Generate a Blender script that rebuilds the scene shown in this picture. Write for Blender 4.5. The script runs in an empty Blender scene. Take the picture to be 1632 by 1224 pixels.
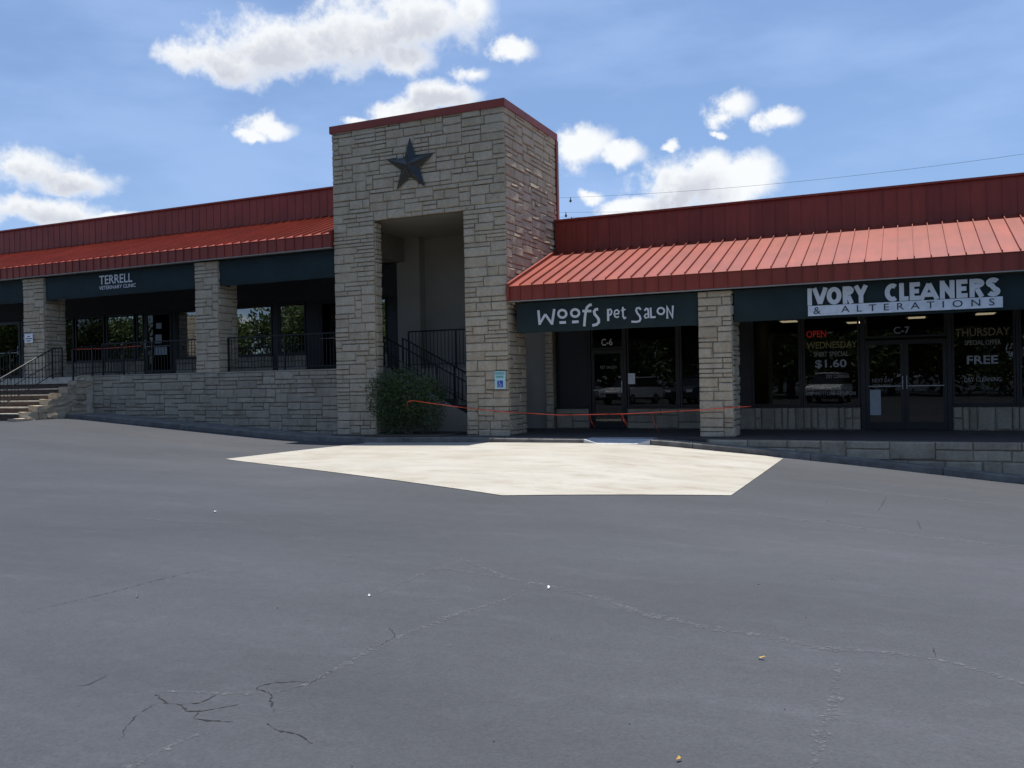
import bpy, bmesh, math, random
from mathutils import Matrix, Vector
R = math.radians
random.seed(7)
scn = bpy.context.scene
COL = scn.collection

# ------------------------------------------------------------------ camera
cam_d = bpy.data.cameras.new('camera'); cam = bpy.data.objects.new('camera', cam_d); COL.objects.link(cam)
cam_d.sensor_width = 36.0; cam_d.lens = 36.0 * 1385 / 1632; cam_d.clip_start = 0.05; cam_d.clip_end = 2000
cr = Vector((0.910539, 0.412984, -0.019023)); cu = Vector((0.016243, 0.010242, 0.999816)); cf = Vector((-0.413103, 0.910681, -0.002618))
cam.matrix_world = Matrix(((cr.x, cu.x, -cf.x, 0), (cr.y, cu.y, -cf.y, 0), (cr.z, cu.z, -cf.z, 1.30), (0, 0, 0, 1)))
scn.camera = cam
scn.cycles.max_bounces = 6; scn.cycles.diffuse_bounces = 3; scn.cycles.glossy_bounces = 3; scn.cycles.transparent_max_bounces = 8

# ------------------------------------------------------------------ light and sky
SUN = Vector((0.025, 0.222, 1.0)).normalized()            # towards the sun: high, behind the building
sd = bpy.data.lights.new('sun', 'SUN'); sd.energy = 5.0; sd.angle = R(0.53); sd.color = (1.0, 0.955, 0.88)
sun = bpy.data.objects.new('sun', sd); COL.objects.link(sun); sun.location = (0, 30, 60)
sun.rotation_euler = (-SUN).to_track_quat('-Z', 'Y').to_euler()
vs = scn.view_settings; vs.view_transform = 'Standard'; vs.look = 'None'; vs.gamma = 1.0; vs.exposure = 0.45; vs.use_curve_mapping = False

world = bpy.data.worlds.new('World'); scn.world = world; world.use_nodes = True
wt = world.node_tree; wt.nodes.clear()
def wn(t, **k):
    n = wt.nodes.new(t)
    for a, b in k.items(): setattr(n, a, b)
    return n
def wl(a, b): wt.links.new(a, b)
def wmath(op, a, b=None, clamp=False, c=None):
    n = wn('ShaderNodeMath', operation=op); n.use_clamp = clamp
    for i, v in enumerate((a, b, c)):
        if v is None: continue
        if isinstance(v, (int, float)): n.inputs[i].default_value = v
        else: wl(v, n.inputs[i])
    return n.outputs[0]
def wvec(op, a, b):
    n = wn('ShaderNodeVectorMath', operation=op)
    for i, v in enumerate((a, b)):
        if v is None: continue
        if isinstance(v, tuple): n.inputs[i].default_value = v
        else: wl(v, n.inputs[i])
    return n
def wstep(x, lo, hi):
    n = wn('ShaderNodeMapRange', interpolation_type='SMOOTHSTEP')
    wl(x, n.inputs[0]); n.inputs[1].default_value = lo; n.inputs[2].default_value = hi
    return n.outputs[0]
sky = wn('ShaderNodeTexSky', sky_type='NISHITA', sun_disc=False)
sky.sun_elevation = math.asin(SUN.z); sky.sun_rotation = math.atan2(SUN.x, SUN.y)
sky.altitude = 200; sky.air_density = 1.0; sky.dust_density = 0.6; sky.ozone_density = 2.5
tc = wn('ShaderNodeTexCoord'); sep = wn('ShaderNodeSeparateXYZ'); wl(tc.outputs['Generated'], sep.inputs[0])
az = wmath('ARCTAN2', sep.outputs[0], sep.outputs[1]); el = wmath('ARCSINE', sep.outputs[2])
cmb = wn('ShaderNodeCombineXYZ'); wl(az, cmb.inputs[0]); wl(el, cmb.inputs[1])
n1 = wn('ShaderNodeTexNoise'); wl(tc.outputs['Generated'], n1.inputs['Vector'])
n1.inputs['Scale'].default_value = 20; n1.inputs['Detail'].default_value = 6; n1.inputs['Roughness'].default_value = 0.60
n2 = wn('ShaderNodeTexNoise'); wl(tc.outputs['Generated'], n2.inputs['Vector'])
n2.inputs['Scale'].default_value = 9; n2.inputs['Detail'].default_value = 5; n2.inputs['Roughness'].default_value = 0.5
# warp the direction a little so that outlines billow
warp = wvec('MULTIPLY_ADD', n1.outputs['Color'], (0.052, 0.036, 0)); wl(cmb.outputs[0], warp.inputs[2])
pw = wvec('SUBTRACT', warp.outputs[0], (0.026, 0.018, 0)).outputs[0]
CLOUDS = [(-0.7406, 0.3378, 0.0589, 0.0221), (-0.6838, 0.3604, 0.07, 0.0354), (-0.601, 0.3774, 0.081, 0.0427), (-0.5158, 0.3922, 0.07, 0.0405), (-0.4688, 0.4078, 0.0331, 0.0236), (-0.5451, 0.3544, 0.0442, 0.0184), (-0.503, 0.3198, 0.0516, 0.0162), (-0.4702, 0.3443, 0.025, 0.0133), (-0.5391, 0.3052, 0.0405, 0.0147), (-0.5959, 0.2902, 0.0162, 0.0066), (-0.4193, 0.3641, 0.0295, 0.014), (-0.6909, 0.2798, 0.0309, 0.0125), (-0.709, 0.2723, 0.0162, 0.0066), (-0.9381, 0.2186, 0.07, 0.028), (-0.8934, 0.2105, 0.0552, 0.0177), (-0.986, 0.2166, 0.0589, 0.0295), (-0.9223, 0.1775, 0.0957, 0.0191), (-0.853, 0.179, 0.0442, 0.0088), (-0.9867, 0.1783, 0.0663, 0.0221), (-0.3422, 0.2655, 0.0405, 0.0265), (-0.2996, 0.2536, 0.0331, 0.0147), (-0.241, 0.257, 0.0118, 0.0052), (-0.1756, 0.2943, 0.0295, 0.0184), (-0.1238, 0.2754, 0.028, 0.011), (-0.1863, 0.2655, 0.0066, 0.0066), (-0.2266, 0.2112, 0.0589, 0.0368), (-0.1616, 0.2135, 0.0479, 0.0339), (-0.1986, 0.2295, 0.0368, 0.0206), (-0.283, 0.1951, 0.0405, 0.0133), (-0.3325, 0.2095, 0.0184, 0.0088)]
dmin = None
CLOUDS = [(a, e, ra * (0.84 if i in range(13, 19) else 0.92 if i > 18 else 0.95), rb * (0.84 if i in range(13, 19) else 0.92 if i > 18 else 0.95)) for i, (a, e, ra, rb) in enumerate(CLOUDS)]
for a, e, ra, rb in CLOUDS:
    s = wvec('SUBTRACT', pw, (a, e, 0)).outputs[0]
    m = wvec('MULTIPLY', s, (1 / ra, 1 / rb, 0)).outputs[0]
    d = wvec('LENGTH', m, None).outputs['Value']
    dmin = d if dmin is None else wmath('MINIMUM', dmin, d)
field = wmath('SUBTRACT', 1.22, dmin)                                       # > 0 inside a cloud
field = wmath('ADD', field, wmath('MULTIPLY', wmath('SUBTRACT', n1.outputs['Fac'], 0.5), 2.5))
# the rest of the sky dome carries scattered clouds of the same kind
away = wstep(wmath('ABSOLUTE', wmath('ADD', az, 0.43)), 0.70, 0.95)
high = wstep(el, 0.44, 0.60)
outside = wmath('MAXIMUM', away, high)
scat = wmath('MULTIPLY', wmath('SUBTRACT', n2.outputs['Fac'], 0.61), 7.0)
scat = wmath('ADD', scat, wmath('MULTIPLY', wmath('SUBTRACT', n1.outputs['Fac'], 0.5), 1.6))
scat = wmath('ADD', scat, wmath('MULTIPLY', wmath('SUBTRACT', outside, 1.0), 20.0))
field = wmath('MAXIMUM', field, scat)
dens = wstep(field, -0.05, 0.75)
# undersides and thick middles are greyer: look a little way up into the cloud
dup = None
for a, e, ra, rb in [c for c in CLOUDS if c[2] > 0.046]:
    sv = wvec('SUBTRACT', pw, (a + 0.006, e - rb * 0.55, 0)).outputs[0]
    dv_ = wvec('LENGTH', wvec('MULTIPLY', sv, (0.95 / ra, 0.95 / rb, 0)).outputs[0], None).outputs['Value']
    dup = dv_ if dup is None else wmath('MINIMUM', dup, dv_)
under = wmath('ADD', wmath('SUBTRACT', 1.05, dup), wmath('MULTIPLY', wmath('SUBTRACT', n1.outputs['Fac'], 0.5), 2.2))
grey = wmath('MULTIPLY', wstep(under, -0.15, 0.9), wstep(field, 0.15, 0.9))
grey = wmath('MAXIMUM', grey, wmath('MULTIPLY', wstep(scat, 0.5, 1.6), 0.8))
ccol = wn('ShaderNodeMix', data_type='RGBA'); wl(grey, ccol.inputs[0])
ccol.inputs[6].default_value = (8.8, 9.0, 9.2, 1); ccol.inputs[7].default_value = (5.7, 6.0, 6.75, 1)
# thin high veil
mapv = wn('ShaderNodeMapping'); wl(tc.outputs['Generated'], mapv.inputs[0]); mapv.inputs['Scale'].default_value = (2.2, 2.2, 7.5); mapv.inputs['Rotation'].default_value = (0.2, 0.25, 0.3)
n3 = wn('ShaderNodeTexNoise'); wl(mapv.outputs[0], n3.inputs['Vector']); n3.inputs['Scale'].default_value = 1.9; n3.inputs['Detail'].default_value = 6; n3.inputs['Roughness'].default_value = 0.55
veil = wmath('MULTIPLY_ADD', wstep(n3.outputs['Fac'], 0.36, 0.70), 0.34, c=0.27)
tint = wn('ShaderNodeMix', data_type='RGBA', blend_type='MULTIPLY'); tint.inputs[0].default_value = 1; wl(sky.outputs[0], tint.inputs[6]); tint.inputs[7].default_value = (0.87, 1.0, 1.15, 1)
vmix = wn('ShaderNodeMix', data_type='RGBA'); wl(veil, vmix.inputs[0]); wl(tint.outputs[2], vmix.inputs[6]); vmix.inputs[7].default_value = (3.9, 5.5, 8.8, 1)
cm = wn('ShaderNodeMix', data_type='RGBA'); wl(dens, cm.inputs[0]); wl(vmix.outputs[2], cm.inputs[6]); wl(ccol.outputs[2], cm.inputs[7])
bg = wn('ShaderNodeBackground'); wl(cm.outputs[2], bg.inputs[0]); bg.inputs[1].default_value = 0.08
wo = wn('ShaderNodeOutputWorld'); wl(bg.outputs[0], wo.inputs[0])
world.cycles.sampling_method = 'MANUAL'; world.cycles.sample_map_resolution = 512

# ------------------------------------------------------------------ materials
MAT = {}
def new_mat(name):
    m = bpy.data.materials.new(name); m.use_nodes = True; MAT[name] = m
    t = m.node_tree; return m, t, t.nodes['Principled BSDF']
def noise(t, scale, detail=5, rough=0.55, coord='Object', vscale=None):
    tcn = t.nodes.new('ShaderNodeTexCoord'); n = t.nodes.new('ShaderNodeTexNoise')
    n.inputs['Scale'].default_value = scale; n.inputs['Detail'].default_value = detail; n.inputs['Roughness'].default_value = rough
    if coord == 'World':
        g = t.nodes.new('ShaderNodeNewGeometry'); src = g.outputs['Position']
    else: src = tcn.outputs[coord]
    if vscale:
        mp = t.nodes.new('ShaderNodeMapping'); mp.inputs['Scale'].default_value = vscale
        t.links.new(src, mp.inputs[0]); src = mp.outputs[0]
    t.links.new(src, n.inputs['Vector']); return n.outputs['Fac']
def ramp(t, fac, stops):
    r = t.nodes.new('ShaderNodeValToRGB'); e = r.color_ramp.elements
    while len(e) < len(stops): e.new(0.5)
    for i, (p, c) in enumerate(stops):
        e[i].position = p; e[i].color = (*c, 1) if not isinstance(c, (int, float)) else (c, c, c, 1)
    t.links.new(fac, r.inputs[0]); return r.outputs[0]
def mixc(t, a, b, fac, mode='MIX'):
    n = t.nodes.new('ShaderNodeMix'); n.data_type = 'RGBA'; n.blend_type = mode
    for i, v in ((0, fac), (6, a), (7, b)):
        if isinstance(v, (int, float)): n.inputs[i].default_value = v
        elif isinstance(v, tuple): n.inputs[i].default_value = (*v, 1)
        else: t.links.new(v, n.inputs[i])
    return n.outputs[2]
def bump(t, p, h, strength, dist):
    b = t.nodes.new('ShaderNodeBump'); b.inputs['Strength'].default_value = strength; b.inputs['Distance'].default_value = dist
    t.links.new(h, b.inputs['Height']); t.links.new(b.outputs[0], p.inputs['Normal'])
def plain(name, col, rough=0.7, metal=0.0, var=0.12, scale=6.0, bstr=0.0, bscale=40, bdist=0.004):
    m, t, p = new_mat(name)
    f = noise(t, scale, coord='World')
    c = ramp(t, f, [(0.3, tuple(x * (1 - var) for x in col)), (0.7, tuple(x * (1 + var) for x in col))])
    t.links.new(c, p.inputs['Base Color']); p.inputs['Roughness'].default_value = rough; p.inputs['Metallic'].default_value = metal
    if bstr: bump(t, p, noise(t, bscale, 4, coord='World'), bstr, bdist)
    return m
def stone_mat(name, lo, mid, hi, streak=0.5):
    m, t, p = new_mat(name)
    oi = t.nodes.new('ShaderNodeObjectInfo')
    f = noise(t, 3.0, 3, coord='World'); g = noise(t, 17, 8, 0.65, coord='World')
    a = t.nodes.new('ShaderNodeMath'); a.operation = 'MULTIPLY_ADD'; t.links.new(oi.outputs['Random'], a.inputs[0]); a.inputs[1].default_value = 0.5
    t.links.new(f, a.inputs[2])
    c = ramp(t, a.outputs[0], [(0.35, lo), (0.62, mid), (0.98, hi)])
    c = mixc(t, c, ramp(t, g, [(0.25, 0.66), (0.55, 1.0), (0.8, 1.14)]), 0.8, 'MULTIPLY')
    st = noise(t, 1.0, 5, 0.6, coord='World', vscale=(5, 5, 0.6))
    c = mixc(t, c, ramp(t, st, [(0.35, (0.62, 0.60, 0.57)), (0.55, (1, 1, 1))]), streak, 'MULTIPLY')
    t.links.new(c, p.inputs['Base Color']); p.inputs['Roughness'].default_value = 0.9
    bump(t, p, noise(t, 26, 8, 0.65, coord='World'), 0.8, 0.012)
    return m
stone_mat('limestone', (0.355, 0.288, 0.200), (0.415, 0.342, 0.242), (0.45, 0.382, 0.283), 0.3)
stone_mat('grey_limestone', (0.24, 0.207, 0.158), (0.295, 0.257, 0.197), (0.345, 0.303, 0.235), 0.35)
plain('mortar', (0.19, 0.165, 0.130), 0.95, bstr=0.5)
plain('plaster', (0.27, 0.25, 0.21), 0.9, var=0.08, scale=1.3, bstr=0.15)
plain('soffit', (0.26, 0.24, 0.21), 0.8, var=0.08)
plain('kerb_concrete', (0.125, 0.12, 0.112), 0.9, var=0.35, scale=4, bstr=0.5)
plain('walk_tile', (0.048, 0.040, 0.038), 0.8, var=0.3, scale=3, bstr=0.2)
plain('ramp_concrete', (0.46, 0.47, 0.48), 0.85, var=0.1, scale=4)
plain('step_stone', (0.46, 0.41, 0.33), 0.9, var=0.25, scale=5, bstr=0.5)
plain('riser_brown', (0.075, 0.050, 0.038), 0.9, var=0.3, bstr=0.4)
plain('black_iron', (0.018, 0.018, 0.020), 0.45, 0.2)
plain('bronze_frame', (0.020, 0.019, 0.020), 0.45, 0.3)
plain('bulkhead', (0.030, 0.030, 0.033), 0.85)
plain('interior_wall', (0.20, 0.19, 0.16), 0.9)
plain('interior_floor', (0.10, 0.10, 0.10), 0.7)
plain('awning_fabric', (0.0055, 0.0185, 0.0205), 0.85, var=0.22, scale=2.0, bstr=0.2, bscale=120, bdist=0.002)
plain('letter_white', (0.55, 0.565, 0.58), 0.7, var=0.05)
plain('sign_white', (0.58, 0.61, 0.65), 0.6, var=0.12, scale=9)
plain('letter_dark', (0.012, 0.030, 0.036), 0.7)
plain('sign_green', (0.03, 0.30, 0.25), 0.5); plain('sign_blue', (0.01, 0.06, 0.36), 0.5); plain('sign_plate', (0.42, 0.62, 0.64), 0.5, var=0.08)
plain('letter_ochre', (0.20, 0.15, 0.08), 0.7); plain('letter_tan', (0.28, 0.25, 0.23), 0.7); plain('letter_pale', (0.33, 0.33, 0.37), 0.7)
plain('letter_sun', (0.26, 0.22, 0.10), 0.7)
plain('paper', (0.72, 0.72, 0.74), 0.8, var=0.04)
plain('tape_orange', (0.80, 0.085, 0.030), 0.45, var=0.06)
MAT['star_metal'] = plain('star_metal', (0.010, 0.014, 0.014), 0.22, 0.0, var=0.35, scale=7); MAT['star_metal'].node_tree.nodes['Principled BSDF'].inputs['Specular IOR Level'].default_value = 0.5
plain('bark', (0.10, 0.075, 0.055), 0.95, var=0.3, scale=9, bstr=0.8)
plain('soil', (0.07, 0.055, 0.04), 0.95, var=0.3)
plain('grass', (0.07, 0.10, 0.03), 0.95, var=0.4, scale=1.2)
plain('crack_dark', (0.012, 0.012, 0.013), 0.95)
plain('leaf_yellow', (0.55, 0.36, 0.09), 0.7); plain('litter_white', (0.72, 0.72, 0.70), 0.6)
plain('wire', (0.035, 0.035, 0.04), 0.6); plain('pole_wood', (0.12, 0.09, 0.065), 0.9)
plain('car_white', (0.72, 0.73, 0.74), 0.25, var=0.02); plain('car_silver', (0.40, 0.42, 0.44), 0.25, 0.4, var=0.02); plain('car_dark', (0.05, 0.06, 0.09), 0.25, 0.2, var=0.02)
plain('tyre', (0.02, 0.02, 0.02), 0.85); plain('rim', (0.5, 0.5, 0.52), 0.3, 0.8); plain('lamp_lens', (0.75, 0.76, 0.78), 0.15); plain('car_glass', (0.015, 0.018, 0.02), 0.05)
plain('counter', (0.30, 0.33, 0.36), 0.5); plain('cloth_blue', (0.28, 0.36, 0.44), 0.7); plain('cardboard', (0.36, 0.24, 0.13), 0.8); plain('poster_red', (0.35, 0.04, 0.04), 0.6)

def leafmat(name, lo, hi):
    m, t, p = new_mat(name)
    g = t.nodes.new('ShaderNodeNewGeometry')
    f = noise(t, 2.2, 3, coord='World')
    a = t.nodes.new('ShaderNodeMath'); a.operation = 'MULTIPLY_ADD'; a.inputs[1].default_value = 0.45
    t.links.new(g.outputs['Random Per Island'], a.inputs[0]); t.links.new(f, a.inputs[2])
    c = ramp(t, a.outputs[0], [(0.4, lo), (0.95, hi)])
    t.links.new(c, p.inputs['Base Color']); p.inputs['Roughness'].default_value = 0.55
    tr = t.nodes.new('ShaderNodeBsdfTranslucent'); t.links.new(c, tr.inputs[0])
    mx = t.nodes.new('ShaderNodeMixShader'); mx.inputs[0].default_value = 0.3
    t.links.new(p.outputs[0], mx.inputs[1]); t.links.new(tr.outputs[0], mx.inputs[2])
    t.links.new(mx.outputs[0], t.nodes['Material Output'].inputs[0])
leafmat('bush_leaf', (0.024, 0.046, 0.016), (0.085, 0.125, 0.045))
leafmat('tree_leaf', (0.045, 0.085, 0.022), (0.13, 0.19, 0.05))
leafmat('oak_leaf', (0.035, 0.06, 0.02), (0.09, 0.125, 0.04))

def redmetal():
    m, t, p = new_mat('red_metal')
    oi = t.nodes.new('ShaderNodeObjectInfo')
    f = noise(t, 1.1, 4, coord='World'); g = noise(t, 1.0, 5, 0.6, coord='World', vscale=(9, 1.0, 1.0))
    c = ramp(t, f, [(0.3, (0.205, 0.029, 0.015)), (0.7, (0.260, 0.041, 0.020))])
    c = mixc(t, c, ramp(t, g, [(0.35, 0.86), (0.65, 1.06)]), 1.0, 'MULTIPLY')
    c = mixc(t, c, ramp(t, oi.outputs['Random'], [(0.0, 0.90), (1.0, 1.08)]), 1.0, 'MULTIPLY')
    t.links.new(c, p.inputs['Base Color']); p.inputs['Roughness'].default_value = 0.5; p.inputs['Specular IOR Level'].default_value = 0.42
    bump(t, p, noise(t, 1.6, 2, coord='World'), 0.12, 0.03)
redmetal()

def asphalt():
    m, t, p = new_mat('asphalt')
    big = noise(t, 0.16, 4, 0.5, coord='World', vscale=(0.75, 1.25, 1))
    streak = noise(t, 0.55, 4, 0.6, coord='World', vscale=(0.35, 1.6, 1))
    mid = noise(t, 7, 5, 0.72, coord='World', vscale=(0.8, 1.0, 1)); scuff = noise(t, 2.4, 5, 0.7, coord='World', vscale=(0.45, 1.3, 1))
    fine = noise(t, 55, 3, 0.75, coord='World')
    grit = noise(t, 260, 2, 0.6, coord='World')
    c = ramp(t, big, [(0.30, (0.036, 0.0395, 0.046)), (0.52, (0.0455, 0.049, 0.0565)), (0.72, (0.059, 0.061, 0.0695))])
    c = mixc(t, c, ramp(t, streak, [(0.3, 0.88), (0.5, 1.0), (0.72, 1.13)]), 1.0, 'MULTIPLY')
    c = mixc(t, c, ramp(t, mid, [(0.3, 0.90), (0.55, 1.0), (0.72, 1.08)]), 1.0, 'MULTIPLY')
    c = mixc(t, c, ramp(t, scuff, [(0.55, 1.0), (0.75, 1.28)]), 0.8, 'MULTIPLY')
    c = mixc(t, c, ramp(t, fine, [(0.32, 0.78), (0.5, 1.0), (0.68, 1.2)]), 0.9, 'MULTIPLY')
    c = mixc(t, c, ramp(t, grit, [(0.66, 1.0), (0.74, 1.7)]), 0.8, 'MULTIPLY')
    t.links.new(c, p.inputs['Base Color']); p.inputs['Roughness'].default_value = 0.62
    p.inputs['Specular IOR Level'].default_value = 0.35
    bump(t, p, fine, 0.45, 0.008)
    # sealcoat worn thin along old cracks
    m2, t2, p2 = new_mat('worn_seam')
    f2 = noise(t2, 22, 6, 0.7, coord='World')
    t2.links.new(ramp(t2, f2, [(0.36, (0.060, 0.065, 0.076)), (0.62, (0.115, 0.120, 0.130))]), p2.inputs['Base Color']); p2.inputs['Roughness'].default_value = 0.8
    tr = t2.nodes.new('ShaderNodeBsdfTransparent'); mx = t2.nodes.new('ShaderNodeMixShader')
    k = noise(t2, 38, 5, 0.7, coord='World')
    t2.links.new(ramp(t2, k, [(0.42, 0.0), (0.62, 0.85)]), mx.inputs[0])
    t2.links.new(tr.outputs[0], mx.inputs[1]); t2.links.new(p2.outputs[0], mx.inputs[2]); t2.links.new(mx.outputs[0], t2.nodes['Material Output'].inputs[0])
asphalt()
def newconcrete():
    m, t, p = new_mat('new_concrete')
    a = noise(t, 1.3, 6, 0.62, coord='World', vscale=(0.55, 1.25, 1)); b = noise(t, 0.5, 3, coord='World'); g = noise(t, 60, 4, coord='World')
    c = ramp(t, a, [(0.28, (0.295, 0.275, 0.238)), (0.5, (0.355, 0.336, 0.297)), (0.75, (0.385, 0.368, 0.332))])
    c = mixc(t, c, ramp(t, b, [(0.35, (0.93, 0.91, 0.87)), (0.65, (1.02, 1.02, 1.02))]), 1.0, 'MULTIPLY')
    c = mixc(t, c, ramp(t, g, [(0.3, 0.90), (0.7, 1.05)]), 1.0, 'MULTIPLY')
    stn = noise(t, 2.6, 6, 0.65, coord='World', vscale=(0.6, 1.1, 1))
    c = mixc(t, c, ramp(t, stn, [(0.30, (0.78, 0.73, 0.66)), (0.48, (1, 1, 1))]), 0.8, 'MULTIPLY')
    t.links.new(c, p.inputs['Base Color']); p.inputs['Roughness'].default_value = 0.85
    bump(t, p, noise(t, 30, 5, coord='World', vscale=(0.2, 1.5, 1)), 0.25, 0.004)
newconcrete()
def glass(name, tint, base, gain):
    m = bpy.data.materials.new(name); m.use_nodes = True; MAT[name] = m; t = m.node_tree; t.nodes.clear()
    o = t.nodes.new('ShaderNodeOutputMaterial'); tr = t.nodes.new('ShaderNodeBsdfTransparent'); tr.inputs[0].default_value = (*tint, 1)
    gl = t.nodes.new('ShaderNodeBsdfGlossy'); gl.inputs['Roughness'].default_value = 0.0; gl.inputs[0].default_value = (0.95, 0.96, 0.95, 1)
    fr = t.nodes.new('ShaderNodeFresnel'); fr.inputs[0].default_value = 1.5
    a = t.nodes.new('ShaderNodeMath'); a.operation = 'MULTIPLY_ADD'; a.inputs[1].default_value = gain; a.inputs[2].default_value = base; a.use_clamp = True
    t.links.new(fr.outputs[0], a.inputs[0])
    nn = t.nodes.new('ShaderNodeTexNoise'); nn.inputs['Scale'].default_value = 0.9; nn.inputs['Detail'].default_value = 1
    g = t.nodes.new('ShaderNodeNewGeometry'); t.links.new(g.outputs['Position'], nn.inputs['Vector'])
    bp = t.nodes.new('ShaderNodeBump'); bp.inputs['Strength'].default_value = 0.02; bp.inputs['Distance'].default_value = 0.05
    t.links.new(nn.outputs['Fac'], bp.inputs['Height']); t.links.new(bp.outputs[0], gl.inputs['Normal'])
    mx = t.nodes.new('ShaderNodeMixShader'); t.links.new(a.outputs[0], mx.inputs[0]); t.links.new(tr.outputs[0], mx.inputs[1]); t.links.new(gl.outputs[0], mx.inputs[2])
    t.links.new(mx.outputs[0], o.inputs[0])
glass('mirror_glass', (0.10, 0.11, 0.12), 0.20, 1.0)
glass('shop_glass', (0.46, 0.46, 0.45), 0.005, 0.95)
glass('dark_glass', (0.16, 0.16, 0.17), 0.01, 0.9)
def emit(name, col, s):
    m = bpy.data.materials.new(name); m.use_nodes = True; MAT[name] = m; t = m.node_tree; t.nodes.clear()
    o = t.nodes.new('ShaderNodeOutputMaterial'); e = t.nodes.new('ShaderNodeEmission'); e.inputs[0].default_value = (*col, 1); e.inputs[1].default_value = s
    t.links.new(e.outputs[0], o.inputs[0])
emit('lamp_glow', (1.0, 0.84, 0.55), 1.1); emit('neon_red', (1.0, 0.04, 0.05), 0.4)

# ------------------------------------------------------------------ helpers
class MB:
    def __init__(s): s.v = []; s.f = []
    def face(s, pts):
        n = len(s.v); s.v += [tuple(p) for p in pts]; s.f.append(tuple(range(n, n + len(pts)))); return s
    def box(s, x0, x1, y0, y1, z0, z1):
        n = len(s.v)
        s.v += [(x0, y0, z0), (x1, y0, z0), (x1, y1, z0), (x0, y1, z0), (x0, y0, z1), (x1, y0, z1), (x1, y1, z1), (x0, y1, z1)]
        for q in ((0, 3, 2, 1), (4, 5, 6, 7), (0, 1, 5, 4), (1, 2, 6, 5), (2, 3, 7, 6), (3, 0, 4, 7)): s.f.append(tuple(n + i for i in q))
        return s
    def tube(s, pts, r, n=6, cap=True):
        pts = [Vector(p) for p in pts]; rings = []
        for i, p in enumerate(pts):
            d = (pts[min(i + 1, len(pts) - 1)] - pts[max(i - 1, 0)]).normalized()
            u = d.cross(Vector((0, 0, 1)) if abs(d.z) < 0.9 else Vector((1, 0, 0))).normalized(); w = d.cross(u)
            rr = r[i] if isinstance(r, (list, tuple)) else r
            b = len(s.v); rings.append(b)
            for k in range(n):
                a = 2 * math.pi * (k + 0.5) / n; s.v.append(tuple(p + (u * math.cos(a) + w * math.sin(a)) * rr))
        for a, b in zip(rings, rings[1:]):
            for k in range(n): s.f.append((a + k, a + (k + 1) % n, b + (k + 1) % n, b + k))
        if cap: s.f.append(tuple(rings[0] + k for k in range(n))[::-1]); s.f.append(tuple(rings[-1] + k for k in range(n)))
        return s
    def prism(s, prof, x0, x1):          # profile of (y, z), extruded along x
        n = len(s.v); k = len(prof)
        s.v += [(x0, y, z) for y, z in prof] + [(x1, y, z) for y, z in prof]
        for i in range(k): j = (i + 1) % k; s.f.append((n + i, n + j, n + k + j, n + k + i))
        s.f.append(tuple(range(n, n + k))[::-1]); s.f.append(tuple(range(n + k, n + 2 * k))); return s
    def extr(s, prof, y0, y1):           # profile of (x, z), extruded along y
        n = len(s.v); k = len(prof)
        s.v += [(x, y0, z) for x, z in prof] + [(x, y1, z) for x, z in prof]
        for i in range(k): j = (i + 1) % k; s.f.append((n + i, n + j, n + k + j, n + k + i))
        s.f.append(tuple(range(n, n + k))[::-1]); s.f.append(tuple(range(n + k, n + 2 * k))); return s
    def ribbon(s, pts, w, y):            # flat mitred stroke in the x-z plane
        P = [Vector(p) for p in pts]; closed = len(P) > 3 and (P[0] - P[-1]).length < 1e-4
        n = len(P); L = []
        for i in range(n):
            a = P[i] - P[i - 1] if i > 0 else (P[-1] - P[-2] if closed else P[1] - P[0])
            b = P[i + 1] - P[i] if i < n - 1 else (P[1] - P[0] if closed else P[-1] - P[-2])
            a = a.normalized(); b = b.normalized(); na = Vector((-a.y, a.x)); nb = Vector((-b.y, b.x)); m = (na + nb)
            m = na if m.length < 0.3 else m.normalized(); k = min(2.4, 1 / max(0.25, m.dot(na)))
            L.append((P[i] + m * (w / 2 * k), P[i] - m * (w / 2 * k)))
        k0 = len(s.v)
        for l, r in L: s.v += [(l.x, y, l.y), (r.x, y, r.y)]
        for i in range(n - 1): k = k0 + 2 * i; s.f.append((k, k + 1, k + 3, k + 2))
        return s
    def mesh(s, name, mat, smooth=False):
        me = bpy.data.meshes.new(name); me.from_pydata(s.v, [], s.f); me.validate(); me.update()
        bm = bmesh.new(); bm.from_mesh(me); bmesh.ops.recalc_face_normals(bm, faces=bm.faces); bm.to_mesh(me); bm.free()
        for m in (mat if isinstance(mat, (list, tuple)) else [mat]): me.materials.append(MAT[m])
        if smooth: me.polygons.foreach_set('use_smooth', [True] * len(me.polygons))
        return me
    def build(s, name, mat, parent=None, smooth=False): return link(name, s.mesh(name, mat, smooth), parent)
def link(name, me, parent=None, loc=None, rotz=0, scale=None):
    o = bpy.data.objects.new(name, me); COL.objects.link(o)
    if loc: o.location = loc
    if rotz: o.rotation_euler = (0, 0, rotz)
    if scale: o.scale = scale
    if parent is not None:
        o.parent = parent
        if parent.type == 'EMPTY': o.matrix_parent_inverse = Matrix.Translation(-Vector(parent.location))
    return o
def tag(o, label=None, cat=None, group=None, kind=None):
    if label: o['label'] = label
    if cat: o['category'] = cat
    if group: o['group'] = group
    if kind: o['kind'] = kind
    return o
def thing(name, label, cat, loc, group=None):
    o = bpy.data.objects.new(name, None); COL.objects.link(o); o.location = loc; o.empty_display_size = 0.2
    return tag(o, label, cat, group)
def structure(o): o['kind'] = 'structure'; return o
def lerp(a, b, t): return a + (b - a) * t
def interp(x, xs, ys):
    if x <= xs[0]: return ys[0]
    for i in range(len(xs) - 1):
        if x <= xs[i + 1]: return lerp(ys[i], ys[i + 1], (x - xs[i]) / (xs[i + 1] - xs[i]))
    return ys[-1]

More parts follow.
